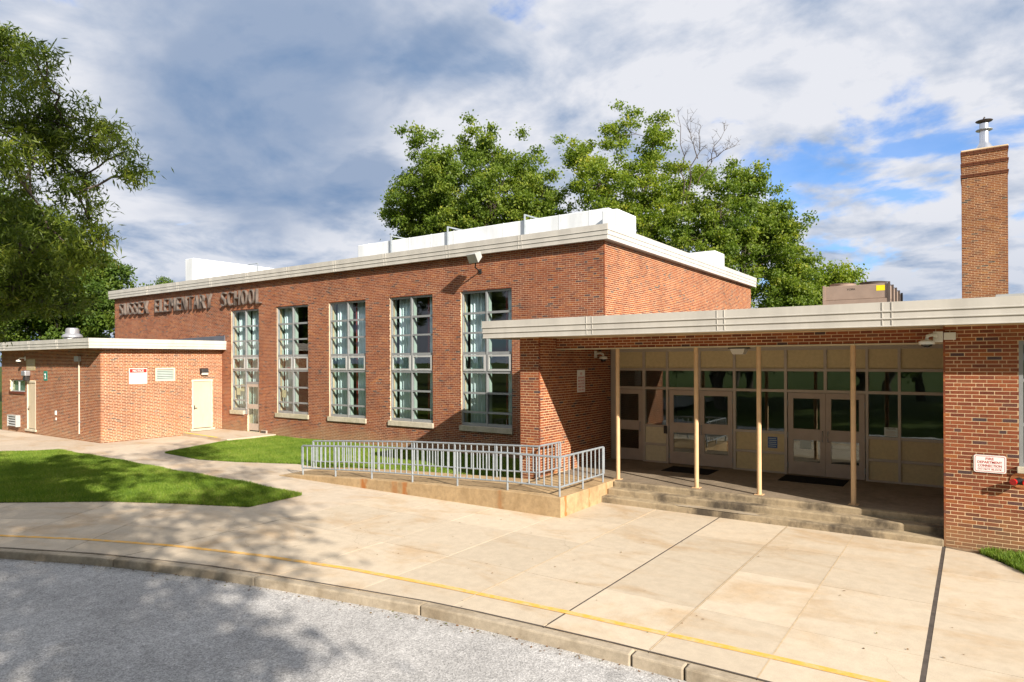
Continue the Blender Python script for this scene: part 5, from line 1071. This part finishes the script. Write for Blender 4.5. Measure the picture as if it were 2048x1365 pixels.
tL = tree("maple_tree", (-67, 24, -0.4), LOBES_L, 5.2, 170, 0.42, 0.30, 0.11, "leaf_dark", "broad dense tree behind the annex roof and its exhaust fan", 55, 0.45, 0.3)
tree("far_tree", (-96, 48.5, -0.4), LOBES_S, 14, 60, 0.4, 0.3, 0.1, "leaf_dark", "distant treetop just showing over the far hall roof edge", 56, 0.25, 0.4)
tree("willow_oak", (-24.0, 2.0, -0.1), LOBES_W, 125, 105, 0.10, 0.11, 0.0125, "leaf_willow", "narrow leaved willow oak overhanging the lawn in front of the annex", 57, 0.38, 0.55, droop=0.55, twigs=0.30, limb_r=0.07)
# the oak that shades driveway and lawn (beside the viewpoint), and trees across the driveway seen mirrored in glass, more of them added to shade the mirrored lawn
SH = [(4.5, -4.0, 11.5, 3.0), (0.5, -2.0, 12.5, 2.6), (8.0, -6.5, 12.0, 2.8), (3.0, -6.0, 15.0, 2.8), (6.5, -2.5, 9.5, 2.2), (10.0, -3.5, 10.0, 2.2), (-1.5, -4.5, 14.5, 2.2), (8.5, -1.0, 13.5, 2.4), (12.0, -6.0, 13.0, 2.2), (5.5, 0.5, 16.0, 2.0), (2.5, -9.0, 12.0, 2.4)]
tree("oak_tree", (6.0, -5.5, -0.4), SH, 2.7, 70, 0.45, 0.28, 0.10, "leaf_maple", "large oak beside the driveway throwing dappled shade on asphalt and lawn", 58, 0.5, 0.4)
def copy_tree(src, loc, rot, label, group):
    r = src.copy(); col.objects.link(r); r.location = loc; r.rotation_euler = (0, 0, rot); r["label"] = label; r["group"] = group; r.scale = (0.8, 0.8, 0.8)
    for chd in src.children: c = chd.copy(); col.objects.link(c); c.parent = r
    return r
for i, (x, y, rt) in enumerate(((9, -17, 0.9), (17, -25, 2.1), (1, -25, 3.1), (13, -36, 4.2), (-7, -19, 5.2), (24, -15, 1.9), (30, -28, 0.3), (-4, -35, 2.4), (-34, -22, 1.0), (-52, -16, 2.2), (-16, -15, 3.3), (-27, -14, 4.4), (-40, -13, 0.2), (-20, -26, 1.5), (-64, -12, 3.8), (-30, -31, 2.9), (-22, -44, 0.4), (-44, -46, 3.0), (-8, -50, 4.0), (-75, -20, 5.0), (-66, -48, 2.6), (-90, -2, 1.7), (14, -46, 0.7), (-28, -60, 5.5))):
    copy_tree((tA, tL, tB)[i % 3], (x, y, -0.4), rt, "leafy street tree out of view across the driveway, mirrored in glass and shading its lawn", "trees across the driveway")

# ------------------------------------------------------------------ grass blades and litter
def inside(poly, x, y):
    r = np.zeros(len(x), bool); n = len(poly)
    for i in range(n):
        x0, y0 = poly[i - 1]; x1, y1 = poly[i]; c = ((y0 > y) != (y1 > y)) & (x < (x1 - x0) * (y - y0) / (y1 - y0 + 1e-12) + x0); r ^= c
    return r
def grass(poly, n, label, box, hmin=0.035, hmax=0.075):
    rg = np.random.default_rng(5); x = rg.uniform(box[0], box[1], n); y = rg.uniform(box[2], box[3], n); k = inside(poly, x, y); x, y = x[k], y[k]
    ed = np.array(poly + poly[:1]); q = rg.integers(0, len(poly), n // 14); f_ = rg.random(len(q)); ex = ed[q, 0] + f_ * (ed[q + 1, 0] - ed[q, 0]) + rg.normal(0, 0.025, len(q)); ey = ed[q, 1] + f_ * (ed[q + 1, 1] - ed[q, 1]) + rg.normal(0, 0.025, len(q))
    x = np.concatenate([x, ex]); y = np.concatenate([y, ey]); m = len(x)
    z = 0.0033 * np.minimum(x, 0) + 0.01; a = rg.uniform(0, 2 * math.pi, m); h = rg.uniform(hmin, hmax, m) * (0.8 + 0.5 * np.sin(x * 1.3 + y * 0.7) ** 2); w = rg.uniform(0.005, 0.011, m); lean = rg.normal(0, 0.35, (m, 2)) * h[:, None]
    ca, sa = np.cos(a) * w, np.sin(a) * w
    V = np.stack([np.stack([x - ca, y - sa, z], 1), np.stack([x + ca, y + sa, z], 1), np.stack([x + lean[:, 0], y + lean[:, 1], z + h], 1)], 1).reshape(-1, 3)
    o = fast("grass", V, np.arange(m * 3).reshape(-1, 3), "grass_blade", None, (float(x.mean()), float(y.mean()), 0), tint=np.clip(rg.normal(0.42, 0.24, m) + 0.16 * np.sin(x * 0.9 + 1.3 * np.sin(y * 0.7)) * np.cos(y * 1.1 + np.sin(x * 1.7)) + 0.14 * np.sin(x * 3.1 + y * 2.3) * np.sin(y * 4.1 - x * 1.2), 0, 1), kind="stuff"); return tag(o, label, "grass")
grass(LAWN1, 330000, "mown green grass of the shaded lawn between path and driveway", (-31, -13.8, 5, 11))
grass(LAWN2, 260000, "bright mown grass between the ramp and the hall wall", (-26.3, -9.6, 12.6, 18.6))
grass(LAWN3, 30000, "scrap of grass at the foot of the right brick wall", (0, 3, 11, 14.1), 0.05, 0.12)
rg = np.random.default_rng(77)
def litter(n, label, fn):
    P = np.array([fn() for _ in range(n)]); V = []; T = []
    for x, y, z in P:
        a = rg.uniform(0, 6.28); l = rg.uniform(0.02, 0.05); w = l * rg.uniform(0.25, 0.45); c, s = math.cos(a), math.sin(a)
        V += [(x, y, z + 0.004), (x + c * l * 0.5 - s * w, y + s * l * 0.5 + c * w, z + rg.uniform(0.003, 0.012)), (x + c * l, y + s * l, z + rg.uniform(0.004, 0.014)), (x + c * l * 0.5 + s * w, y + s * l * 0.5 - c * w, z + rg.uniform(0.003, 0.012))]; T.append(rg.random())
    o = fast("leaf_litter", V, np.arange(n * 4).reshape(-1, 4), "leaf_dead", None, (-8, 6, 0), tint=T, kind="stuff"); tag(o, label, "leaf litter")
def kerb_pt():
    i = rg.integers(0, len(KERB) - 6); f = rg.random(); p, q = KERB[i], KERB[i + 1]; d = abs(rg.normal(0, 0.10)) + 0.02; x = p[0] + f * (q[0] - p[0]); y = p[1] + f * (q[1] - p[1]) - d; return (x, y, gz(x) - 0.138)
litter(260, "dead leaves gathered along the foot of the kerb", kerb_pt)
def pave_pt():
    x, y = rg.uniform(-12, 0.5), rg.uniform(7.4, 12.0); return (x, y, gz(x) + 0.003)
litter(60, "few scattered specks of leaf on the pale pavement", pave_pt)
